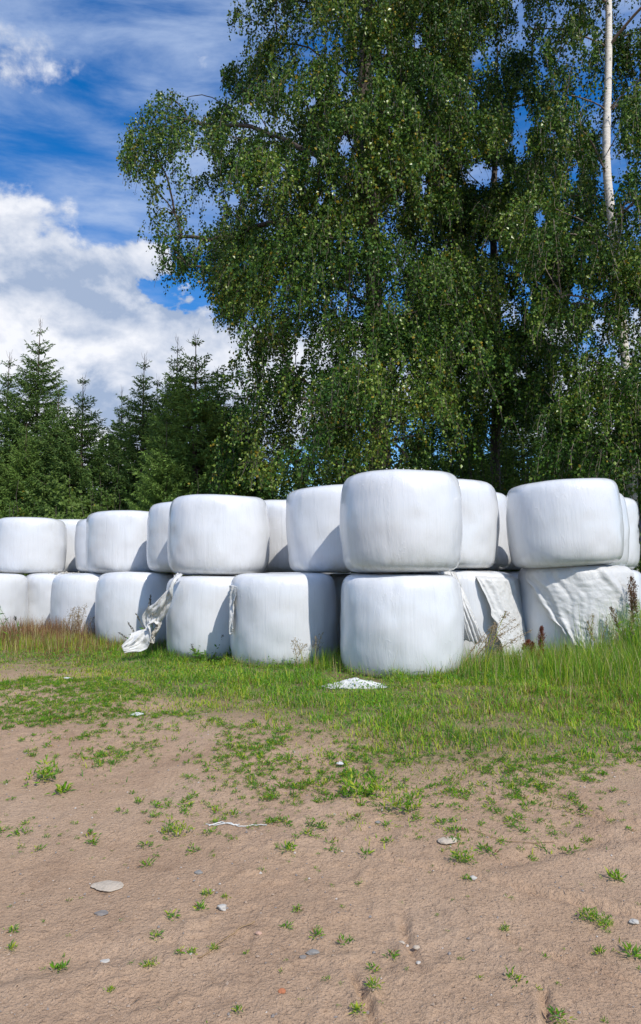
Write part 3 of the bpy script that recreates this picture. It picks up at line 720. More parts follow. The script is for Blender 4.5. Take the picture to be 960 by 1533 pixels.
    Tw = [S0 + SL[:, None] * (sway * k_ ** 1.3 + S1 * .28 * (1 - (1 - k_) ** 2)) + np.array([0, 0, -1.]) * (k_ ** 1.25) * SL[:, None] for k_ in k4]
    sel = (r_.uniform(size=ns) < .5) & (np.bincount(sid, minlength=ns) > .6 * nl)
    vv = np.stack([q_[sel] + s_ * np.array([.0028, .001, 0]) for q_ in Tw for s_ in (-1, 1)], 1); m_ = vv.shape[0]
    fb = np.array([[0, 1, 3, 2], [2, 3, 5, 4], [4, 5, 7, 6]]); Ftw = (np.arange(m_)[:, None, None] * 8 + fb).reshape(-1, 4)
    Vb2 = np.concatenate([Vb, vv.reshape(-1, 3)]); Fb2 = np.concatenate([Fb, Ftw + len(Vb)])
    obj('branches', mesh_np('branches', Vb2 - org, Fb2, M_BARK_B if trunk_mat is None else M_BRANCH, smooth_shade=True), root)
    obj('crown', mesh_np('crown', Vl - org, Fl, BIRCH, mi), root)
    return root
M_BRANCH = plain('birch_branch', (.22, .18, .15), .8, .004, 30)

P1 = [(350, -330), (352, 40), (336, 92), (350, 140), (300, 150), (262, 128), (225, 140), (190, 178), (178, 225), (190, 262), (225, 275), (232, 300), (222, 330), (228, 395), (262, 418), (294, 400), (292, 350), (280, 320), (282, 296), (312, 290),
      (300, 330), (302, 400), (322, 450), (345, 480), (372, 500), (350, 520), (352, 548), (375, 568), (352, 610), (340, 700), (640, 705), (645, 620), (690, 590), (725, 570), (785, 540), (798, 430), (752, 400), (735, 372), (700, 340), (690, 290), (690, 240),
      (735, 235), (768, 195), (775, 120), (772, 60), (765, 0), (760, -330)]
holes1 = [(318, 315, 12, 24), (300, 245, 24, 22), (272, 232, 8, 14), (352, 300, 10, 16), (300, 200, 10, 7), (634, 275, 9, 30), (712, 88, 11, 19), (725, 265, 36, 25), (690, 262, 10, 20), (520, 215, 15, 20), (470, 240, 8, 12), (625, 60, 8, 18), (628, 25, 6, 12),
          (575, 75, 8, 14), (735, 372, 24, 15), (560, 330, 7, 10), (605, 300, 8, 12), (450, 520, 6, 18), (700, 520, 10, 12), (470, 150, 6, 8), (396, 330, 6, 12), (430, 130, 5, 9), (768, 458, 9, 12), (380, 80, 5, 8), (655, 215, 7, 9), (608, 556, 8, 12), (690, 560, 8, 14), (740, 560, 8, 12),
          (510, 60, 5, 9), (545, 130, 6, 10), (480, 300, 5, 10), (424, 250, 5, 9), (586, 190, 6, 9), (370, 395, 6, 10), (238, 270, 9, 6), (205, 280, 10, 8)]
birch('birch_tree', P1, [(572, None), (570, 700), (562, 500), (556, 330), (545, 200), (548, 60), (560, -150), (565, -330)], 15.0, 2.5, 265,
      'huge drooping birch with dark branches and a long limb reaching left into the sky', 'birch trees behind the stack', holes1, r0=.22, seed=21,
      extra=[(200, 205, -.3), (190, 190, -.2), (212, 180, -.2), (228, 165, -.2), (240, 150, -.2), (262, 150, -.1), (215, 225, -.1), (198, 232, 0), (252, 205, 0), (282, 178, 0), (310, 170, 0), (330, 190, .1), (235, 200, -.2), (262, 190, 0), (300, 185, .1),
             (240, 320, 0), (236, 345, -.1), (252, 355, -.1), (272, 355, 0), (262, 320, .1), (245, 255, .1), (238, 290, 0), (244, 380, 0), (262, 385, .1), (280, 375, 0), (322, 330, -.2), (315, 360, 0), (318, 385, .2), (330, 345, .3), (330, 410, 0), (345, 425, .2), (345, 390, -.3), (352, 455, 0), (362, 430, .3),
             (370, 530, 0), (378, 545, .3), (385, 520, -.3), (360, 330, .3), (362, 360, -.3)])
P2 = [(792, -330), (782, 0), (785, 60), (800, 120), (795, 200), (795, 255), (760, 268), (712, 285), (700, 330), (760, 372), (770, 400), (798, 420), (790, 500), (800, 560), (845, 700), (1000, 700), (1170, 560), (1200, 300), (1150, -50), (1060, -330)]
holes2 = [(778, 190, 14, 62), (774, 40, 9, 40), (808, 326, 11, 19), (796, 122, 5, 18), (860, 256, 9, 23), (831, 262, 5, 17), (862, 440, 17, 20), (791, 446, 7, 30), (900, 440, 7, 8), (945, 20, 24, 30), (933, 248, 15, 11), (945, 310, 12, 8), (880, 60, 7, 14), (838, 90, 6, 15), (895, 480, 10, 12), (950, 470, 8, 12), (735, 372, 24, 15),
          (826, 420, 6, 10), (826, 200, 5, 8), (890, 150, 7, 12), (940, 120, 7, 12), (850, 300, 6, 8), (870, 330, 5, 8), (880, 390, 6, 8), (690, 262, 10, 20), (725, 265, 30, 20), (915, 130, 14, 120)]
def clear2(px, py, dd):
    if dd < .1:                              # the trunk is open towards the sun
        k_ = abs(min(dd, 0)) * 77; x0 = px - .65 * k_; y0 = py + 1.28 * k_
        if abs(x0 - 911 - max(0, y0 - 250) * .1) < (17 if y0 < 285 else 12) and -80 < y0 < 350: return True
    if py > 300: return False
    return abs(px - 911 + .03 * (py - 100)) < 17 and dd < .25 and py > -60
birch('birch_tree', P2, [(950, None), (945, 640), (938, 560), (930, 470), (918, 340), (906, 250), (911, 120), (912, 0), (905, -140), (900, -330)], 14.2, 2.0, 160,
      'tall birch with a bare white trunk showing through its leaves at the right', 'birch trees behind the stack', [h for h in holes2 if h[3] < 100], r0=.098, trunk_mat=M_BARK_W, seed=33, keep_clear=clear2, extra=[(926, 400, -.6), (930, 440, -.7), (935, 590, -1), (940, 630, -1), (950, 670, -1), (925, 660, -.9), (948, 610, -.8)], leafL=.060, yellow=.004)

P3 = [(640, 60), (700, 90), (770, 60), (850, 80), (900, 200), (890, 420), (860, 560), (800, 640), (640, 640), (600, 500), (610, 200)]
holes3 = [(778, 190, 12, 60), (725, 262, 32, 22), (808, 326, 10, 17), (735, 372, 22, 14), (862, 440, 15, 18), (791, 446, 6, 28), (766, 458, 9, 12), (712, 88, 11, 19), (860, 256, 9, 22), (634, 275, 7, 26), (690, 520, 8, 12), (740, 520, 8, 10), (640, 540, 8, 12), (820, 500, 7, 10), (700, 555, 9, 10), (780, 560, 9, 9), (840, 540, 7, 9), (660, 480, 5, 8)]
birch('birch_tree', P3, [(742, None), (742, 640), (745, 500), (738, 350), (742, 200), (745, 70)], 18.5, 1.6, 105,
      'dark shaded birch standing further back in the gap between the two big birches', 'birch trees behind the stack', holes3, r0=.13, seed=57, yellow=.003, leafL=.07)

def spruce_mesh(seed, h=9., r=2.3, dens=1.0):
    r_ = np.random.default_rng(seed); lines = [(np.array([[0, 0, -.2], [0, 0, h * .5], [0, 0, h * .9], [.02, 0, h]]), np.array([.13, .075, .018, .005]))]
    Ps, As, Ls, Ws, Mi = [], [], [], [], []
    z = .35
    while z < h - .12:
        f = 1 - z / h; bl = r * (f ** .78) * (1 - .25 * math.exp(-z / .8))
        if f < .16: bl = r * f * .95 + .08
        nb = int(r_.integers(6, 9) * (1 if f > .1 else .7)); a0 = r_.uniform(0, 6.28)
        for b in range(nb):
            a = a0 + b * 2 * pi / nb + r_.normal() * .18; L = bl * r_.uniform(.68, 1.12) * (1 + .12 * math.sin(a * 2 + seed))
            rise = .55 if f < .15 else (.18 - .5 * min(1, f * 1.1)); t = np.linspace(0, 1, 9)
            rr = L * t * (.97); zz = z + L * (rise * t + (.30 * t ** 2.6 if f > .12 else 0)) + r_.normal() * .03
            C = np.stack([rr * math.cos(a), rr * math.sin(a), zz], 1)
            lines.append((C, np.linspace(.006 + .012 * L / r, .002, 9)))
            nt_ = max(3, int(L / .062 * dens)); ts = np.linspace(.1 if f < .3 else .22, 1, nt_)
            base = np.stack([np.interp(ts, t, C[:, j]) for j in range(3)], 1)
            tan = unit(C[-1] - C[0]); side = np.array([-math.sin(a), math.cos(a), 0])
            for s in (-1, 1):
                tl = (.10 + .40 * L / 2.3 * np.sin(np.clip(ts * 1.05, 0, 1) * pi * .82 + .25)) * r_.uniform(.6, 1.2, nt_)
                if f < .12: tl *= .6
                d = unit(tan * .75 + s * side * .72 + np.array([0, 0, -.20 - .25 * f]) + r_.normal(size=(nt_, 3)) * .14)
                k = np.maximum(1, np.ceil(tl / .042)).astype(int); sid = np.repeat(np.arange(nt_), k); o_ = np.arange(len(sid)) - np.repeat(np.cumsum(k) - k, k)
                u = (o_ + .2) / k[sid]
                P = base[sid] + d[sid] * (u * tl[sid])[:, None]; P[:, 2] -= .10 * u ** 2 * tl[sid]
                Ps.append(P); As.append(unit(d[sid] + r_.normal(size=P.shape) * .42)); n = len(P)
                Ls.append(r_.uniform(.08, .14, n)); Ws.append(r_.uniform(.028, .046, n))
                mi = (r_.uniform(size=n) < .22 + .35 * u * (ts[sid] > .6)).astype(int); Mi.append(mi)
        z += r_.uniform(.13, .20) * (1 + 1.0 * (f < .12)) * (1.35 if f < .2 else 1.)
    # thin leader
    for k in range(6):
        a = r_.uniform(0, 6.28); z0 = h - r_.uniform(.05, .5); lines.append((np.array([[0, 0, z0], [math.cos(a) * .06, math.sin(a) * .06, z0 + .10], [math.cos(a) * .10, math.sin(a) * .10, z0 + .24]]), np.array([.005, .004, .002])))
    P = np.concatenate(Ps); A = np.concatenate(As); L = np.concatenate(Ls); Wd = np.concatenate(Ws); Mi = np.concatenate(Mi)
    V, Fq = leaves(P, A, L, Wd, nrm=rng.normal(size=P.shape) + [0, 0, 1.2])
    return V, Fq, Mi, tubes(lines, 5)
def spruce_proto(seed, h, r, mats, dens=1.):
    V, Fq, Mi, (Vt, Ft) = spruce_mesh(seed, h, r, dens)
    return mesh_np('crown', V, Fq, mats, Mi), mesh_np('trunk', Vt, Ft, M_BARK_S, smooth_shade=True), h
PROT = [spruce_proto(1, 9., 2.3, SPRUCE), spruce_proto(2, 7., 2.3, SPRUCE), spruce_proto(3, 7., 2.5, SPRUCE_Y), spruce_proto(4, 8., 1.9, SPRUCE)]
def spruce(px, D, ytop, k, label, width=1., rot=0.):
    cr, tk, h = PROT[k]; p = at(px, D, py=ytop); s = (p[2] + .15) / h
    root = obj('spruce_tree', None, loc=(p[0], D, -.05)); root.rotation_euler[2] = rot; root.scale = (s * width, s * width, s)
    obj('trunk', tk, root); obj('crown', cr, root); return tag(root, label, 'tree', 'spruces beyond the stack')
spruce(60, 19.5, 482, 0, 'tallest dark spruce with a pointed leader, at the left above the bales', .85, .3)
spruce(14, 20, 532, 3, 'narrow spruce with a bare thin tip at the left edge, left of the tallest spruce', .9, 1.)
spruce(88, 18.3, 590, 1, 'low spruce standing just in front and right of the tallest left one', .95, 2.)
spruce(40, 18, 640, 2, 'shorter bright spruce in front of the leftmost spruces', .85, 2.6)
spruce(125, 17.8, 572, 1, 'bushy spruce with a bare spike, left side of the sky notch', .85, 4.)
spruce(183, 19.5, 585, 3, 'slim dark spruce at the bottom of the sky notch', .75, 5.)
spruce(216, 17.6, 535, 3, 'narrow grey-topped spruce with a thin spire, right of the sky notch', .9, .8)
spruce(236, 19, 575, 1, 'small dark spruce tip between the grey-topped spire and the twin spruces', .8, 2.2)
spruce(266, 16.5, 510, 0, 'left one of the twin tall green spruces', .82, 1.2)
spruce(294, 15.9, 507, 2, 'right one of the twin tall spruces, bright green sweeping boughs', .88, 3.3)
spruce(326, 17.2, 562, 1, 'shorter spruce right of the twins, close to the drooping birch', .9, 5.2)
spruce(352, 17.3, 590, 2, 'green spruce partly hidden behind the left hem of the drooping birch', .9, .1)
spruce(-40, 18, 560, 0, 'spruce at the very left margin reaching into the picture with its boughs', .9, 3.)
spruce(250, 15.3, 640, 2, 'low bright spruce in front of the twins, boughs fanned out above the bales', .9, 4.4)
spruce(690, 21, 590, 1, 'dark spruce behind the gap between the two birches', 1.1, 1.7)
spruce(780, 22, 555, 0, 'shaded spruce behind the right birch, left of its white trunk', 1.1, 2.9)
spruce(870, 20, 600, 2, 'green spruce low behind the tilted right top bale', 1.1, .5)
spruce(960, 21, 580, 1, 'dark spruce at the right edge behind the white birch trunk', 1.1, 3.9)

def bush_mesh(seed, h=3., r=1.3, n_sh=70, leaf=.06, mats=BUSH, yell=.01):
    r_ = np.random.default_rng(seed); lines, Ps, As = [], [], []
    for k in range(n_sh):
        a = r_.uniform(0, 6.28); rr = r * math.sqrt(r_.uniform()) ; hh = h * (1 - .55 * (rr / r) ** 2) * r_.uniform(.45, 1.)
        t = np.linspace(0, 1, 8); bx = np.array([math.cos(a), math.sin(a)]) * rr
        C = np.stack([bx[0] * (.12 + .88 * t ** .8), bx[1] * (.12 + .88 * t ** .8), hh * t ** .85], 1) + np.cumsum(r_.normal(size=(8, 3)), 0) * .03
        lines.append((C, np.linspace(.016, .003, 8)))
        for q in range(int(12 * hh / h) + 5):
            u = r_.uniform(.15, 1); p = np.array([np.interp(u, t, C[:, j]) for j in range(3)]); d = unit(r_.normal(size=3) * [1, 1, .5] + [0, 0, .25]); l = r_.uniform(.15, .5)
            n = int(l / .022); uu = np.linspace(0, 1, n)[:, None]; P = p + d * l * uu + np.array([0, 0, -.12]) * l * uu ** 2 + r_.normal(size=(n, 3)) * .03
            Ps.append(P); As.append(d * .6 + r_.normal(size=(n, 3)) * .7 + [0, 0, -.2])
    P = np.concatenate(Ps); A = np.concatenate(As); n = len(P); L = leaf * r_.uniform(.7, 1.3, n)
    V, Fq = leaves(P, A, L, L * .7, nrm=r_.normal(size=(n, 3)) + [0, 0, .8]); u = r_.uniform(size=n)
    mi = np.where(u < yell, 2, np.where(u > .72, 1, 0))
    Vt, Ft = tubes(lines, 5)
    return mesh_np('crown', V, Fq, mats, mi), mesh_np('stems', Vt, Ft, M_BARK_B, smooth_shade=True), h
BP = [bush_mesh(1), bush_mesh(2, 4., 1.5, 90), bush_mesh(3, 2.2, .7, 30, .055, [BUSH[1], BUSH[1], BUSH[2]], .03)]
def bush(px, D, ytop, k, label, width=1., rot=0., name='bush'):
    cr, sm, h = BP[k]; p = at(px, D, py=ytop); s = (p[2] + .05) / h
    root = obj(name, None, loc=(p[0], D, -.05)); root.rotation_euler[2] = rot; root.scale = (s * width, s * width, s)
    obj('stems', sm, root); obj('crown', cr, root); return tag(root, label, 'bush', 'bushes along the wood edge')
bush(128, 16.9, 700, 2, 'pale green sapling standing before the dark spruces at the left', 1., 0)
bush(172, 17.0, 690, 0, 'leafy bush right of the pale green sapling, under the sky notch', .8, 1)
bush(385, 18, 640, 1, 'tall bush under the left hem of the drooping birch', .8, 2)
bush(455, 17.5, 660, 0, 'leafy bush behind the dusty recessed bale, under the drooping birch', .9, 3)
bush(545, 18, 620, 1, 'dense bush behind the nearest top bale', .9, 4)
bush(650, 17.5, 610, 1, 'dense dark bush in the gap between the two birches', .9, 5)
bush(735, 17, 600, 1, 'tall dark bush behind the upper bales right of centre', .8, .5)
bush(815, 16.5, 640, 0, 'bush with light leaves behind the tilted right top bale', 1., 1.5)
bush(880, 15.8, 600, 1, 'tall leafy bush left of the foot of the white birch trunk', .7, 2.5)
bush(945, 14.6, 585, 1, 'tall bush hiding the foot of the white birch trunk at the right edge', .6, 3.5)
bush(1010, 14, 640, 0, 'bush at the right margin behind the streaked bale', .9, 4.5)
bush(300, 14.6, 700, 0, 'low dark bush behind the broad top bale', 1., 5.5)
bush(20, 17, 715, 0, 'low dark bush behind the leftmost top bale', 1.2, 2.2)

# far wood behind everything, one closed dark mass of low-detail conifers and leafy crowns
Vs, Fs, Ms, k0 = [], [], [], 0
for k in range(46):
    x = -34 + k * 1.5 + random.uniform(-.5, .5); y = random.uniform(28, 36); h = random.uniform(5.2, 7.2) if x < -2 else random.uniform(6.2, 7.8)
    r_ = np.random.default_rng(900 + k); n = 5200; u = r_.uniform(size=n) ** .75; zz = h * (1 - u); rr = 2.3 * (u ** .8) * np.sqrt(r_.uniform(.25, 1, n)); aa = r_.uniform(0, 6.283, n)
    lump = 1 + .25 * np.sin(aa * 3 + zz * 2); P = np.stack([x + rr * lump * np.cos(aa), y + rr * lump * np.sin(aa), zz - .15 * rr], 1)
    A = np.stack([np.cos(aa), np.sin(aa), -.35 + 0 * aa], 1) + r_.normal(size=(n, 3)) * .4; L = r_.uniform(.18, .34, n)
    V_, F_ = leaves(P, A, L, L * .34, nrm=r_.normal(size=(n, 3)) + [0, 0, 1.2]); Vs.append(V_); Fs.append(F_ + k0); k0 += len(V_); Ms.append(r_.integers(0, 2, n))
tag(obj('far_wood', mesh_np('far_wood', np.concatenate(Vs), np.concatenate(Fs), SPRUCE, np.concatenate(Ms))), kind='stuff')

# ------------------------------------------------------------------ grass and weeds
def blades(x, y, h, w, lean, mi, z=None):
    n = len(x); z = ground_z(x, y, False) - .01 if z is None else z
    a = rng.uniform(0, 2 * pi, n); d = np.stack([np.cos(a), np.sin(a), 0 * a], 1); s = np.stack([-np.sin(a), np.cos(a), 0 * a], 1)
    b = np.stack([x, y, z], 1); H = h[:, None]; ln = (lean * h)[:, None]; Wd = w[:, None] * .5; up = np.array([0, 0, 1.])
    m1 = b + up * H * .55 + d * ln * .35; t1 = b + up * H * (1 - .25 * lean[:, None] ** 2) + d * ln
    V = np.stack([b - s * Wd, b + s * Wd, m1 + s * Wd * .8, m1 - s * Wd * .8, t1 + s * Wd * .12, t1 - s * Wd * .12], 1).reshape(-1, 3)
    F_ = (np.arange(n)[:, None, None] * 6 + np.array([[0, 1, 2, 3], [3, 2, 4, 5]])).reshape(-1, 4)
    return V, F_, np.repeat(mi, 2)
def inside_bale(x, y, pad=.0):
    o = np.zeros(len(x), bool)
    for k, (X, D, z0, H, Rr) in BALES.items():
        if z0 < .5: o |= (x - X) ** 2 + (y - D) ** 2 < (Rr - .06 + pad) ** 2
    return o
parts = []
def add(*a): parts.append(a)
n = 600000
x = rng.uniform(-10, 10, n); y = rng.uniform(3.0, 16.5, n)
sel = np.abs(x) < .47 * y + 2.2; x, y = x[sel], y[sel]
gz = gbase(x, y); px, py = project(x, y, gz); yb = ggrass(px, py)
nz = fbm(x * 2.4, y * 2.4, oct=3, s=8); d = py - yb + 18 * nz
prob = smooth(45, -40, d + 26 * fbm(x * 5.5, y * 5.5, oct=2, s=77))                                        # closed sward
nearfac = np.clip((y / 7.0) ** -.9, .35, 1.2); prob = prob * nearfac
# broken patches on the sand, mostly right of centre
pn = fbm(x * 3.3 + 5, y * 3.3, oct=3, s=31); zone = smooth(430, 560, px) * smooth(1290, 1210, py + .10 * np.abs(px - 680)) * smooth(955, 820, px - .0 * py + 0 * py + np.maximum(0, py - 1130) * .4)
zone = np.maximum(zone, smooth(640, 800, px) * smooth(1175, 1140, py))
left = smooth(1240, 1030, py) * .62
patch = smooth(.10, .75, pn + .75 * zone + .4 * left - .15) * np.maximum(zone * .95, left * .4) * (d > 0)
big_ = np.exp(-((px - 660) / 190) ** 4 - ((py - 1180) / 85) ** 4)
patch = np.maximum(patch, big_ * smooth(-.35, .5, pn) * .75)
prob = np.maximum(prob, patch * .9 * np.clip(y / 5, .6, 1))
gl_ = ((px - 533) / 52) ** 2 + ((py - 1010) / 17) ** 2 < 1
keep = (rng.uniform(size=len(x)) < prob) & ~inside_bale(x, y) & ~gl_; x, y, px, py, d, nz = (q[keep] for q in (x, y, px, py, d, nz))
n = len(x); zone_n = fbm(x * .8, y * .8, oct=2, s=44)
near_b = np.zeros(n)
for k, (X, D, z0, H, Rr) in BALES.items():
    if z0 < .5: near_b = np.maximum(near_b, np.exp(-((np.hypot(x - X, y - D) - Rr) / .22) ** 2))
tall = .036 + .045 * smooth(0, -70, d) + .05 * near_b + .20 * smooth(700, 930, px) * smooth(1060, 960, py) + .05 * smooth(.1, .6, nz)
tall = np.where(d > 0, .026 + .03 * rng.uniform(size=n), tall) * (.75 + .45 * fbm(x * 5, y * 5, oct=2, s=91))
tall = np.maximum(tall, .015)
h = tall * rng.uniform(.45, 1.35, n)
u = rng.uniform(size=n); mi = np.zeros(n, int)
yel = .20 + .3 * zone_n + .25 * smooth(-70, 0, d); mi[u < yel] = 1; mi[(u > .72 + .3 * zone_n)] = 4; mi[rng.uniform(size=n) < .05 + .05 * (zone_n > .1)] = 2
red = np.exp(-((px - 85) / 70) ** 2 - ((py - 965) / 30) ** 2) * .6 + .05 * (nz > .3) + .16 * smooth(560, 760, px) * smooth(1100, 1060, py) * smooth(1000, 1060, py) + .10 * smooth(250, 0, px)
mi[rng.uniform(size=n) < red] = 3
add(*blades(x, y, h, .0045 + .0035 * rng.uniform(size=n) * (1 + .05 * y), .2 + .9 * rng.uniform(size=n), mi))
# tall reddish dry bents at the left, tall green at the right, stems along the bale feet
def clump(cx, cy, sx, sy, n, h0, h1, mats, wd=.004, lean=.35):
    x = rng.normal(cx, sx, n); y = rng.normal(cy, sy, n); k = ~inside_bale(x, y); x, y = x[k], y[k]; n = len(x)
    add(*blades(x, y, rng.uniform(h0, h1, n), np.full(n, wd), lean * rng.uniform(.2, 1.3, n), rng.choice(mats, n)))
c0 = at(70, 12.6, 0); clump(c0[0], 12.2, .55, .35, 3200, .15, .46, [3, 3, 2, 3, 3], .006); c0 = at(75, 11.5, 0); clump(c0[0], 11.4, .9, .4, 4200, .08, .28, [3, 3, 2, 1, 0], .006)
c0 = at(935, 9.2, 0); clump(c0[0] + .1, 9.1, .32, .55, 2600, .3, .85, [0, 0, 1, 4, 2], .0055, .4)
c0 = at(900, 8.4, 0); clump(c0[0], 8.2, .55, .5, 3600, .18, .48, [0, 1, 0, 4, 2], .005, .5)
c0 = at(800, 8.6, 0); clump(c0[0], 8.6, .55, .25, 2200, .15, .38, [0, 1, 0, 2, 3], .0045, .5)
c0 = at(740, 8.3, 0); clump(c0[0], 8.4, .35, .3, 1200, .12, .38, [0, 0, 2, 4], .0045, .5)
c0 = at(495, 9.2, 0); clump(c0[0], 8.9, .18, .35, 700, .12, .30, [0, 0, 2, 1])
for k_ in ('B7', 'B6', 'B5', 'B4', 'B3', 'B2', 'B1'):
    X, D, z0, H, Rr = BALES[k_]; a = rng.uniform(-pi * .92, -pi * .08, 420); r_2 = Rr + rng.uniform(-.02, .14, 420)
    hh = rng.uniform(.05, .26, 420) * rng.uniform(.4, 1, 420); add(*blades(X + r_2 * np.cos(a), D + r_2 * np.sin(a), hh, np.full(420, .0035), .4 * rng.uniform(.1, 1, 420), rng.choice([0, 0, 1, 2, 2, 3], 420)))
Vg = np.concatenate([q[0] for q in parts]); kk = 0; Fl_ = []
for q in parts: Fl_.append(q[1] + kk); kk += len(q[0])
tag(obj('grass', mesh_np('grass', Vg, np.concatenate(Fl_), GRASS, np.concatenate([q[2] for q in parts]))), kind='stuff')
print('blades', len(Vg) // 6)

# broad-leaved ground cover among the grass
n = 90000; x = rng.uniform(-8, 8, n); y = rng.uniform(4.2, 12, n); gz = gbase(x, y); px, py = project(x, y, gz); d = py - ggrass(px, py)
pn = fbm(x * 1.6, y * 1.6, oct=2, s=61)
pr = smooth(10, -30, d) * (.25 + .75 * smooth(-.1, .5, pn)) + .5 * np.exp(-((px - 400) / 160) ** 2 - ((py - 1000) / 50) ** 2)
k_ = (rng.uniform(size=n) < pr * .8) & ~inside_bale(x, y) & (np.abs(x) < .47 * y + 2.2); x, y = x[k_], y[k_]; n = len(x)
P = np.stack([x, y, ground_z(x, y, False) + rng.uniform(.01, .13, n) * smooth(3, 8, y)], 1)
V_, F_ = leaves(P, rng.normal(size=(n, 3)) * [1, 1, .4], rng.uniform(.015, .034, n), rng.uniform(.012, .022, n), nrm=rng.normal(size=(n, 3)) * .5 + [0, 0, 1])
tag(obj('clover', mesh_np('clover', V_, F_, [GRASS[4], GRASS[0], BUSH[1]], rng.integers(0, 3, n))), kind='stuff')

# weed rosettes on the sand: scattered small ones are ground cover; the biggest are plants of their own
def rosette(cx, cy, s, r_, nl=14, upright=.5):
    a = r_.uniform(0, 6.283, nl); el_ = r_.uniform(.15, .5 + upright, nl); d = np.stack([np.cos(a) * np.cos(el_), np.sin(a) * np.cos(el_), np.sin(el_)], 1)
    P0 = np.stack([cx + r_.normal(size=nl) * s * .22, cy + r_.normal(size=nl) * s * .22, np.zeros(nl)], 1)
    st_ = P0 + d * s * r_.uniform(.05, .5, nl)[:, None]
    return st_, d + r_.normal(size=(nl, 3)) * .35, s * r_.uniform(.35, .75, nl)
n = 95000; x = rng.uniform(-4.4, 4.4, n); y = rng.uniform(2.1, 8.2, n); px, py = project(x, y, gbase(x, y)); d = py - ggrass(px, py)
pn = fbm(x * 2.1 + 5, y * 2.1, oct=3, s=31)
zone = smooth(1330, 1080, py + .04 * np.abs(px - 620)) + .0
pr = np.clip(zone * smooth(-.6, .7, pn + .55 * smooth(420, 700, px) * smooth(1300, 1200, py) + .2 * smooth(1150, 1040, py)), 0, 1) * .62 + .016
pr = pr * (1 - .85 * np.exp(-((px - 960) / 110) ** 2 - ((py - 1200) / 90) ** 2))
k_ = (rng.uniform(size=n) < pr) & (d > -15); x, y, px, py = x[k_], y[k_], px[k_], py[k_]
Ps, As, Ls = [], [], []
for xx, yy, q in zip(x, y, rng.uniform(size=len(x))):
    s = .012 + .038 * q ** 3.2; P, A, L = rosette(xx, yy, s, rng, int(10 + 16 * q)); P[:, 2] += ground_z(P[:, 0], P[:, 1]) + .002; Ps.append(P); As.append(A); Ls.append(L)
P = np.concatenate(Ps); L = np.concatenate(Ls); V_, F_ = leaves(P, np.concatenate(As), L, L * .26, nrm=rng.normal(size=P.shape) * .5 + [0, 0, 1])
mi = np.where(rng.uniform(size=len(P)) < .16, 2, np.where(rng.uniform(size=len(P)) < .45, 0, 1)); mi[rng.uniform(size=len(P)) < .06] = 3
tag(obj('small_weeds', mesh_np('small_weeds', V_, F_, [GRASS[0], GRASS[4], GRASS[1], GRASS[3]], mi)), kind='stuff')
print('weeds', len(x))

def on_ground(px, py):
    D = 4.
    for _ in range(40):
        z = float(gbase(np.array(0.), np.array(D))); k = (CY - py) / F_PX; D = (z - CAM_Z) * (ct - k * st) / (k * ct + st)
    return at(px, D, z=z)
def weed(px, py, wpx, label, kind=0, seed=0):
    g = on_ground(px, py); s = wpx / F_PX * g[1] * .52; r_ = np.random.default_rng(seed + 70); Ps, As, Ls = [], [], []
    nn = 3 if kind == 0 else 9
    for k in range(nn):
        P, A, L = rosette(r_.normal() * s * (.12 if kind == 0 else .32), r_.normal() * s * (.12 if kind == 0 else .32), s * (.95 if kind == 0 else .55), r_, 16 if kind == 0 else 18, .8)
        if kind == 1: P[:, 2] += np.abs(r_.normal(size=len(P))) * s * .3
        Ps.append(P); As.append(A); Ls.append(L)
    P = np.concatenate(Ps); L = np.concatenate(Ls); V_, F_ = leaves(P, np.concatenate(As), L, L * .24, nrm=r_.normal(size=P.shape) * .5 + [0, 0, 1])
    zz = float(ground_z(np.array(g[0]), np.array(g[1])))
    o = obj('weed', mesh_np('weed', V_, F_, [GRASS[0], GRASS[4], GRASS[1]], r_.integers(0, 3, len(P))), loc=(g[0], g[1], zz))
    tag(o, label, 'weed', 'larger weeds on the sand')
WD = [(70, 1165, 60, 'spreading weed clump, the largest at the left of the bare sand', 1), (95, 1185, 40, 'upright weed just right of the large left clump on the sand', 0), (262, 1250, 46, 'straggly weed with dry stems left of the thin white string', 1),
      (18, 1421, 22, 'small grassy tuft at the left edge of the sand', 0), (222, 1450, 24, 'grassy tuft at the lower left, right of a small pale scrap', 0), (288, 1433, 20, 'star-shaped tuft in the lower sand, left of the middle', 0),
      (166, 1482, 18, 'tiny dark tuft nearest the lower left corner', 0), (560, 1486, 32, 'round bright tuft at the bottom, right of the orange chip', 0), (537, 1522, 30, 'tuft cut by the bottom edge below the round bright tuft', 0),
      (880, 1380, 40, 'ragged green weed patch in the churned sand at the right', 1), (945, 1428, 44, 'leafy weed at the lower right edge', 0), (920, 1318, 36, 'flat weed with a dry stalk near the right edge', 0), (905, 1388, 34, 'low weed right of the ragged green patch', 1),
      (310, 1340, 22, 'small tuft left above the white stone', 0), (338, 1345, 14, 'narrow upright sprout just above the white stone', 0), (430, 1280, 30, 'tuft in the middle of the sand below the verge', 0), (694, 1292, 44, 'row of bright tufts below the big weed patch', 1), (600, 1215, 60, 'broad-leaved weed at the left of the big weed patch', 1), (540, 1195, 70, 'thick grassy clump left of the big weed patch', 1), (755, 1395, 20, 'tiny thin sprout left of the ragged green patch', 0), (895, 1425, 26, 'small bright tuft left of the leafy weed at the lower right', 0), (320, 1425, 20, 'tuft beside a fallen dry stalk in the lower sand', 0)]
for k, (a, b, c_, l, kd) in enumerate(WD): weed(a, b, c_, l, kd, k)

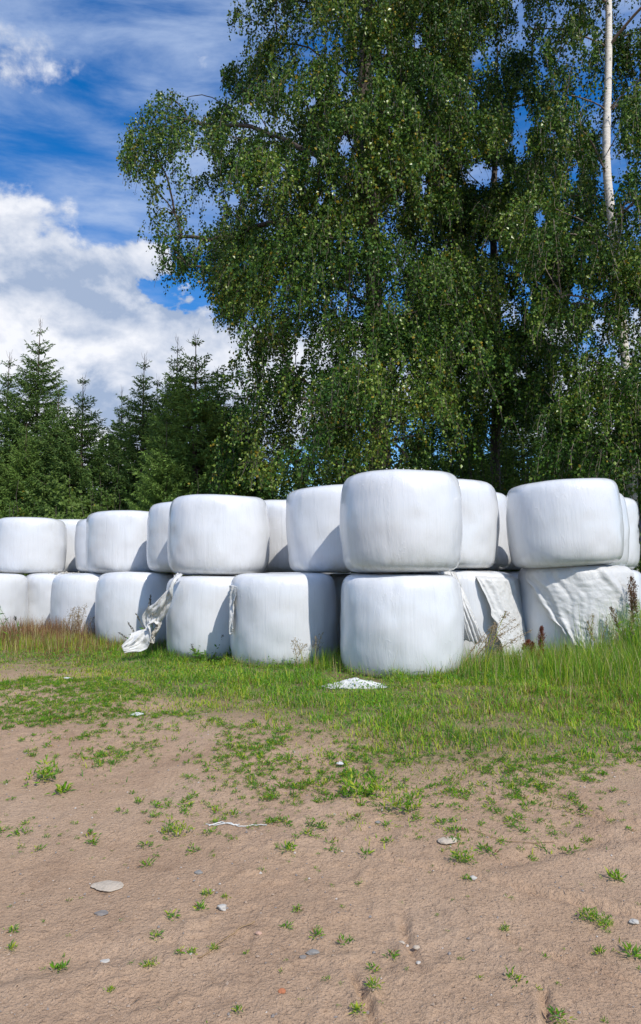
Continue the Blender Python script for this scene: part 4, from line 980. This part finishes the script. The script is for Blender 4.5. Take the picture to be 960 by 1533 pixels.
# stones and litter on the sand
def stone(px, py, wpx, hpx, label, mat, seed, flat=.6, name='stone', sink=.35, sub=3):
    g = on_ground(px, py); s = wpx / F_PX * g[1] / 2
    import bmesh
    bm = bmesh.new(); bmesh.ops.create_icosphere(bm, subdivisions=sub, radius=1.)
    r_ = np.random.default_rng(seed); pl = [unit(r_.normal(size=3)) for _ in range(9)]
    for v in bm.verts:
        p = np.array(v.co)
        for q in pl:
            dd = p @ q - r_.uniform(.7, .74);
            if dd > 0: p = p - q * dd
        p = p * (1 + .10 * float(fbm(np.array(p[0] * 1.6 + seed), np.array(p[1] * 1.6), np.array(p[2] * 1.6), oct=3)))
        v.co = (p[0] * s * 1.25, p[1] * s, p[2] * s * flat)
    me = bpy.data.meshes.new(name); bm.to_mesh(me); bm.free(); me.materials.append(mat)
    zz = float(ground_z(np.array(g[0]), np.array(g[1])))
    o = obj(name, me, loc=(g[0], g[1], zz + s * flat * (1 - sink) * .6)); return tag(o, label, 'stone', None)
M_ST_W = plain('stone_white', (.50, .47, .42), .8, .006, 60, .15); M_ST_G = plain('stone_grey', (.25, .235, .215), .85, .006, 50)
M_ST_P = plain('stone_pale', (.50, .42, .33), .85, .01, 70, .3); M_ST_O = plain('brick_chip', (.42, .16, .08), .85, .005, 60); M_ST_D = plain('stone_bluish', (.23, .205, .185), .8, .006, 40)
stone(333, 1360, 13, 0, 'small bright white angular stone on the sand, lower left of centre', M_ST_W, 3, .75, sink=.1)
stone(160, 1326, 40, 0, 'flat pale stone sunk level with the sand at the left', M_ST_P, 5, .16, sink=.2)
stone(468, 1427, 16, 0, 'flat grey stone beside a tuft, bottom centre', M_ST_G, 7, .5)
stone(422, 1489, 9, 0, 'orange brick chip near the bottom', M_ST_O, 9, .8, name='brick_chip')
stone(387, 1402, 8, 0, 'tiny pinkish chip right of the fallen dry stalk', plain('pink_chip', (.48, .31, .23), .8), 10, .6, name='brick_chip')
stone(709, 1323, 9, 0, 'round pale pebble below the row of bright tufts', M_ST_W, 11, .8, sink=.1)
stone(602, 1409, 8, 0, 'small buff pebble, upper one of a pair in the churned sand', M_ST_P, 12, .7)
stone(624, 1419, 9, 0, 'small buff pebble, lower right one of a pair in the churned sand', M_ST_P, 13, .7)
stone(627, 1437, 7, 0, 'whitish pebble below the pair of buff pebbles', M_ST_W, 14, .7)
stone(950, 1386, 14, 0, 'white flat chip at the right edge of the sand', M_ST_W, 15, .4)
stone(158, 1432, 12, 0, 'small pale scrap-like stone left of a grassy tuft', M_ST_W, 16, .3)
stone(152, 1368, 18, 0, 'flat dark grey stone half buried at the lower left', M_ST_D, 17, .3)
stone(454, 1437, 9, 0, 'dark little pebble left of the flat grey stone', M_ST_D, 18, .6)
stone(670, 1264, 24, 0, 'pale gritty lump in front of the big weed patch', M_ST_P, 19, .35)
stone(566, 1232, 8, 0, 'dark pebble at the foot of the thick grassy clump', M_ST_G, 20, .6)
stone(297, 1309, 12, 0, 'small grey leaf-shaped stone above the bright white one', M_ST_G, 22, .5)
# gravel grit: uncountable crumbs over the sand
n = 9000; x = rng.uniform(-2.6, 2.8, n); y = 2.0 + 4.5 * rng.uniform(size=n) ** 1.3; s = .0016 + .0075 * rng.uniform(size=n) ** 5
oc = np.array([[1, 0, 0], [0, 1, 0], [-1, 0, 0], [0, -1, 0], [0, 0, .8], [0, 0, -.8]]) ; of = np.array([[0, 1, 4], [1, 2, 4], [2, 3, 4], [3, 0, 4], [1, 0, 5], [2, 1, 5], [3, 2, 5], [0, 3, 5]])
Q = oc[None] * s[:, None, None] * rng.uniform(.6, 1.3, (n, 6, 1)); a = rng.uniform(0, 6.28, n)[:, None]
Qx = Q[..., 0] * np.cos(a) - Q[..., 1] * np.sin(a); Qy = Q[..., 0] * np.sin(a) + Q[..., 1] * np.cos(a)
gz = ground_z(x, y)[:, None]; V_ = np.stack([x[:, None] + Qx, y[:, None] + Qy, gz + Q[..., 2] + s[:, None] * .3], -1).reshape(-1, 3)
M_GR = [plain('grit_tan', (.36, .27, .20)), plain('grit_grey', (.25, .22, .20)), plain('grit_pale', (.5, .45, .40))]
tag(obj('gravel', mesh_np('gravel', V_, (np.arange(n)[:, None, None] * 6 + of).reshape(-1, 3), M_GR, np.repeat(rng.choice(3, n, p=[.6, .3, .1]), 8))), kind='stuff')

n = 2600; x = rng.uniform(-3.6, 3.8, n); y = 2.0 + 5.5 * rng.uniform(size=n) ** 1.2; kk_ = fbm(x * 1.7, y * 1.7, oct=2, s=99) + .5 * rng.uniform(size=n) > .25; x, y = x[kk_], y[kk_]; n = len(x)
a = rng.uniform(0, 6.28, n); L = .012 + .05 * rng.uniform(size=n) ** 2.5
P = np.stack([x, y, ground_z(x, y) + .004], 1); V_, F_ = leaves(P, np.stack([np.cos(a), np.sin(a), rng.normal(size=n) * .08], 1), L, .0022 + .0018 * rng.uniform(size=n), nrm=np.array([[0, 0, 1.]]) + rng.normal(size=(n, 3)) * .2)
tag(obj('plant_litter', mesh_np('plant_litter', V_, F_, [plain('litter_brown', (.16, .10, .06)), plain('litter_straw', (.42, .34, .2)), plain('litter_dark', (.07, .05, .035))], rng.integers(0, 3, n))), kind='stuff')

def strand(name, pxs, mat, rad, label, cat, lift=.006, n=40, sides=5, jit=0.):
    G = np.array([on_ground(a, b) for a, b in pxs]); t = np.linspace(0, 1, n); k = np.linspace(0, 1, len(G))
    C = np.stack([np.interp(t, k, G[:, j]) for j in range(2)], 1); C[1:-1] = (C[:-2] + C[2:] + 2 * C[1:-1]) / 4
    if jit: C += np.cumsum(rng.normal(size=C.shape), 0) * jit
    z = ground_z(C[:, 0], C[:, 1]) + lift
    V_, F_ = tubes([(np.column_stack([C, z]), np.full(n, rad))], sides)
    return tag(obj(name, mesh_np(name, V_, F_, mat, smooth_shade=True)), label, cat)
M_STR = plain('pale_string', (.66, .66, .62), .6, 0, 30, .1); M_DRY = plain('dry_stalk', (.33, .22, .12), .8, 0, 30, .3)
strand('plastic_string', [(308, 1237), (322, 1241), (340, 1240), (355, 1245), (378, 1243), (400, 1245)], M_STR, .0026, 'thin pale plastic string lying across the sand among weeds', 'string', jit=.0015)
strand('plastic_string', [(312, 1240), (330, 1237), (350, 1242), (362, 1240)], M_STR, .0035, 'short frayed pale string beside the thin one on the sand', 'string', jit=.002)
strand('dry_stalk', [(297, 1440), (320, 1425), (345, 1405), (372, 1388), (382, 1382)], M_DRY, .0022, 'thin fallen dry stalk lying on the lower sand', 'dry stalk', jit=.0006)
strand('dry_stalk', [(700, 1245), (750, 1262), (800, 1268), (830, 1262)], M_DRY, .0016, 'long dry stalk lying along the lower rim of the weed patch', 'dry stalk')
def scrap(px, py, w, label, seed):
    g = on_ground(px, py); crumple('film_scrap', g[0], g[1], w / F_PX * g[1] / 2, w / F_PX * g[1] / 3.2, .015, label, seed=seed, nu=24, nv=18)
scrap(205, 1070, 20, 'pale flat scrap on the sand near the left end of the verge', 31)
scrap(100, 1018, 14, 'tiny white scrap at the left where grass meets sand', 32)
scrap(510, 1150, 10, 'small white scrap on the sand left of the weed clumps', 34)

# ------------------------------------------------------------------ taller plants along the stack
M_STEM = leaf_mat('weed_stem', (.16, .17, .06), .1, .6); M_RUST = plain('rust_seed', (.16, .045, .025), .8, .004, 60, .5); M_SEED = plain('seed_head_tan', (.30, .24, .15), .8, .003, 60, .4); M_SEEDD = plain('seed_head_dark', (.06, .06, .05), .8, .003, 60, .4)
def stem_line(p, hgt, leanx, leany, n=14, curve=1.6):
    t = np.linspace(0, 1, n); return np.stack([p[0] + leanx * t ** curve, p[1] + leany * t ** curve, p[2] + hgt * t - .12 * abs(leanx) * t ** 2], 1)
def seed_plant(name, px, D, specs, label, smat=M_SEED, cat='plant', head=.16, hw=.012, leaf_n=0, stem_mat=None, dens=90, group=None, spread=.05, seed=1):
    """specs: list of (height, leanx, leany)"""
    r_ = np.random.default_rng(seed); X = at(px, D, 0)[0]; z = float(ground_z(np.array(X), np.array(D), False))
    root = obj(name, None, loc=(X, D, z)); tag(root, label, cat, group)
    lines, P, A = [], [], []; LP, LA = [], []
    for (h_, lx, ly) in specs:
        C = stem_line((r_.normal() * spread, r_.normal() * spread, -.02), h_, lx, ly); lines.append((C, np.linspace(.0050, .0022, len(C))))
        L = np.linalg.norm(np.diff(C, axis=0), axis=1).sum(); f0 = 1 - head / L * r_.uniform(.7, 1.3); u = r_.uniform(max(.3, f0), 1, dens); t = np.linspace(0, 1, len(C))
        q = np.stack([np.interp(u, t, C[:, j]) for j in range(3)], 1); ww = hw * np.sin(np.clip((u - f0) / (1 - f0), 0.02, 1) * pi * .85 + .2)
        q += r_.normal(size=q.shape) * ww[:, None]; P.append(q); A.append(unit(C[-1] - C[-3]) + r_.normal(size=q.shape) * .5)
        for _ in range(leaf_n):
            u = r_.uniform(.05, .7); LP.append([np.interp(u, t, C[:, j]) for j in range(3)]); LA.append(r_.normal(size=3) * [1, 1, .3] + [0, 0, .4])
    V_, F_ = tubes(lines, 4); obj('stem', mesh_np('stem', V_, F_, stem_mat or M_STEM, smooth_shade=True), root)
    P = np.concatenate(P); V_, F_ = leaves(P, np.concatenate(A), r_.uniform(.014, .028, len(P)), .009); obj('seed_head', mesh_np('seed_head', V_, F_, smat), root)
    if LP:
        V_, F_ = leaves(np.array(LP), np.array(LA), r_.uniform(.06, .14, len(LP)), r_.uniform(.012, .03, len(LP)), nrm=r_.normal(size=(len(LP), 3)) * .4 + [0, 0, 1]); obj('leaves', mesh_np('leaves', V_, F_, [GRASS[0], GRASS[4]], r_.integers(0, 2, len(LP))), root)
    return root
seed_plant('dock_plant', 808, 8.75, [(.55, .02, 0)], 'upright dock with a rusty brown seed spike before the draped bale', M_RUST, head=.30, hw=.022, leaf_n=10, dens=900, seed=2)
seed_plant('dock_plant', 778, 8.7, [(.40, .02, 0), (.42, .20, 0), (.33, .24, 0)], 'bent dock with dark red seed heads left of the upright rusty dock', M_RUST, head=.13, hw=.018, leaf_n=8, dens=380, seed=3)
seed_plant('dry_grass_plume', 705, 8.5, [(.75, .55, 0), (.68, .42, 0), (.80, .50, .05), (.55, .35, 0), (.62, .62, 0), (.5, .48, 0), (.7, .66, 0)], 'tall dry feathery grass leaning right in front of the film-hung bale', M_SEED, head=.4, hw=.03, leaf_n=0, stem_mat=M_DRY, dens=170, seed=4)
seed_plant('grass_stems', 727, 7.6, [(.62, .10, 0), (.78, .22, 0), (.5, .02, 0)], 'long pale bending grass stems rising before the film-hung bale', M_SEED, head=.08, hw=.006, stem_mat=GRASS[1], dens=40, seed=5, spread=.03)
seed_plant('seeding_grass', 214, 10.9, [(.80, -.05, 0), (.72, .04, 0), (.62, -.22, 0), (.55, .10, 0), (.48, -.16, 0), (.88, .12, 0), (.35, -.3, 0), (.4, -.1, 0)], 'dark-headed grass stalks standing against the bale by the twisted film strip', M_SEEDD, head=.10, hw=.004, stem_mat=GRASS[2], dens=60, leaf_n=2, seed=6, spread=.10)
seed_plant('seeding_grass', 112, 11.9, [(.6, .05, 0), (.55, -.1, 0), (.65, .12, 0), (.5, .2, 0), (.45, -.2, 0), (.6, .0, 0), (.5, .1, 0), (.55, -.02, 0), (.62, .16, 0)], 'reddish airy seeding grass before the third lower bale from the left', M_SEED, head=.3, hw=.045, stem_mat=GRASS[3], dens=150, seed=7, spread=.14)
seed_plant('reed_stalks', 28, 11.4, [(.85, -.45, 0), (.7, -.3, 0), (.5, -.1, 0)], 'leaning dark green stalks before the green-spotted bale at the left edge', M_SEEDD, head=.06, hw=.01, leaf_n=8, dens=60, seed=8)
seed_plant('nettle', 312, 9.9, [(.32, .05, 0), (.26, -.08, 0), (.38, .12, 0), (.22, -.15, 0), (.3, .2, 0)], 'leafy dark green nettles at the foot of the bale under the broad top bale', M_SEEDD, head=.05, hw=.01, leaf_n=26, dens=20, seed=9, spread=.12)
seed_plant('yellow_flower', 280, 10.1, [(.26, 0, 0), (.22, -.05, 0), (.28, .04, 0)], 'small yellow-flowered plant left of the nettles', plain('yellow_petals', (.62, .45, .02), .6), head=.05, hw=.016, leaf_n=8, dens=50, seed=10, spread=.04)
seed_plant('seeding_grass', 465, 8.95, [(.42, .05, 0), (.36, -.06, 0), (.45, .10, 0), (.4, -.12, 0), (.33, .15, 0), (.38, .0, 0)], 'airy seeding grass before the large creased lower bale', M_SEED, head=.2, hw=.025, stem_mat=GRASS[2], dens=60, seed=11, spread=.12)
seed_plant('mugwort', 952, 8.9, [(1.05, .03, 0), (.95, -.06, 0), (.85, .08, 0), (.9, -.12, 0), (.7, -.15, 0), (1.0, .1, 0)], 'tall brownish mugwort at the right edge beside the draped bale', plain('mugwort_seed', (.14, .075, .045), .8), head=.28, hw=.022, leaf_n=22, dens=260, seed=12, spread=.10)
seed_plant('seeding_grass', 905, 8.7, [(.72, -.05, 0), (.6, -.12, 0), (.66, .06, 0), (.55, -.2, 0), (.62, .1, 0), (.5, .15, 0)], 'pale seeding grass in front of the right half of the draped bale', M_SEED, head=.22, hw=.015, stem_mat=GRASS[1], dens=80, leaf_n=3, seed=13, spread=.12)
seed_plant('dock_plant', 842, 8.5, [(.34, .0, 0)], 'short thin dark dock spike in the grass below the draped bale', plain('dark_rust_seed', (.07, .035, .025), .8), head=.15, hw=.01, leaf_n=5, dens=220, seed=14)
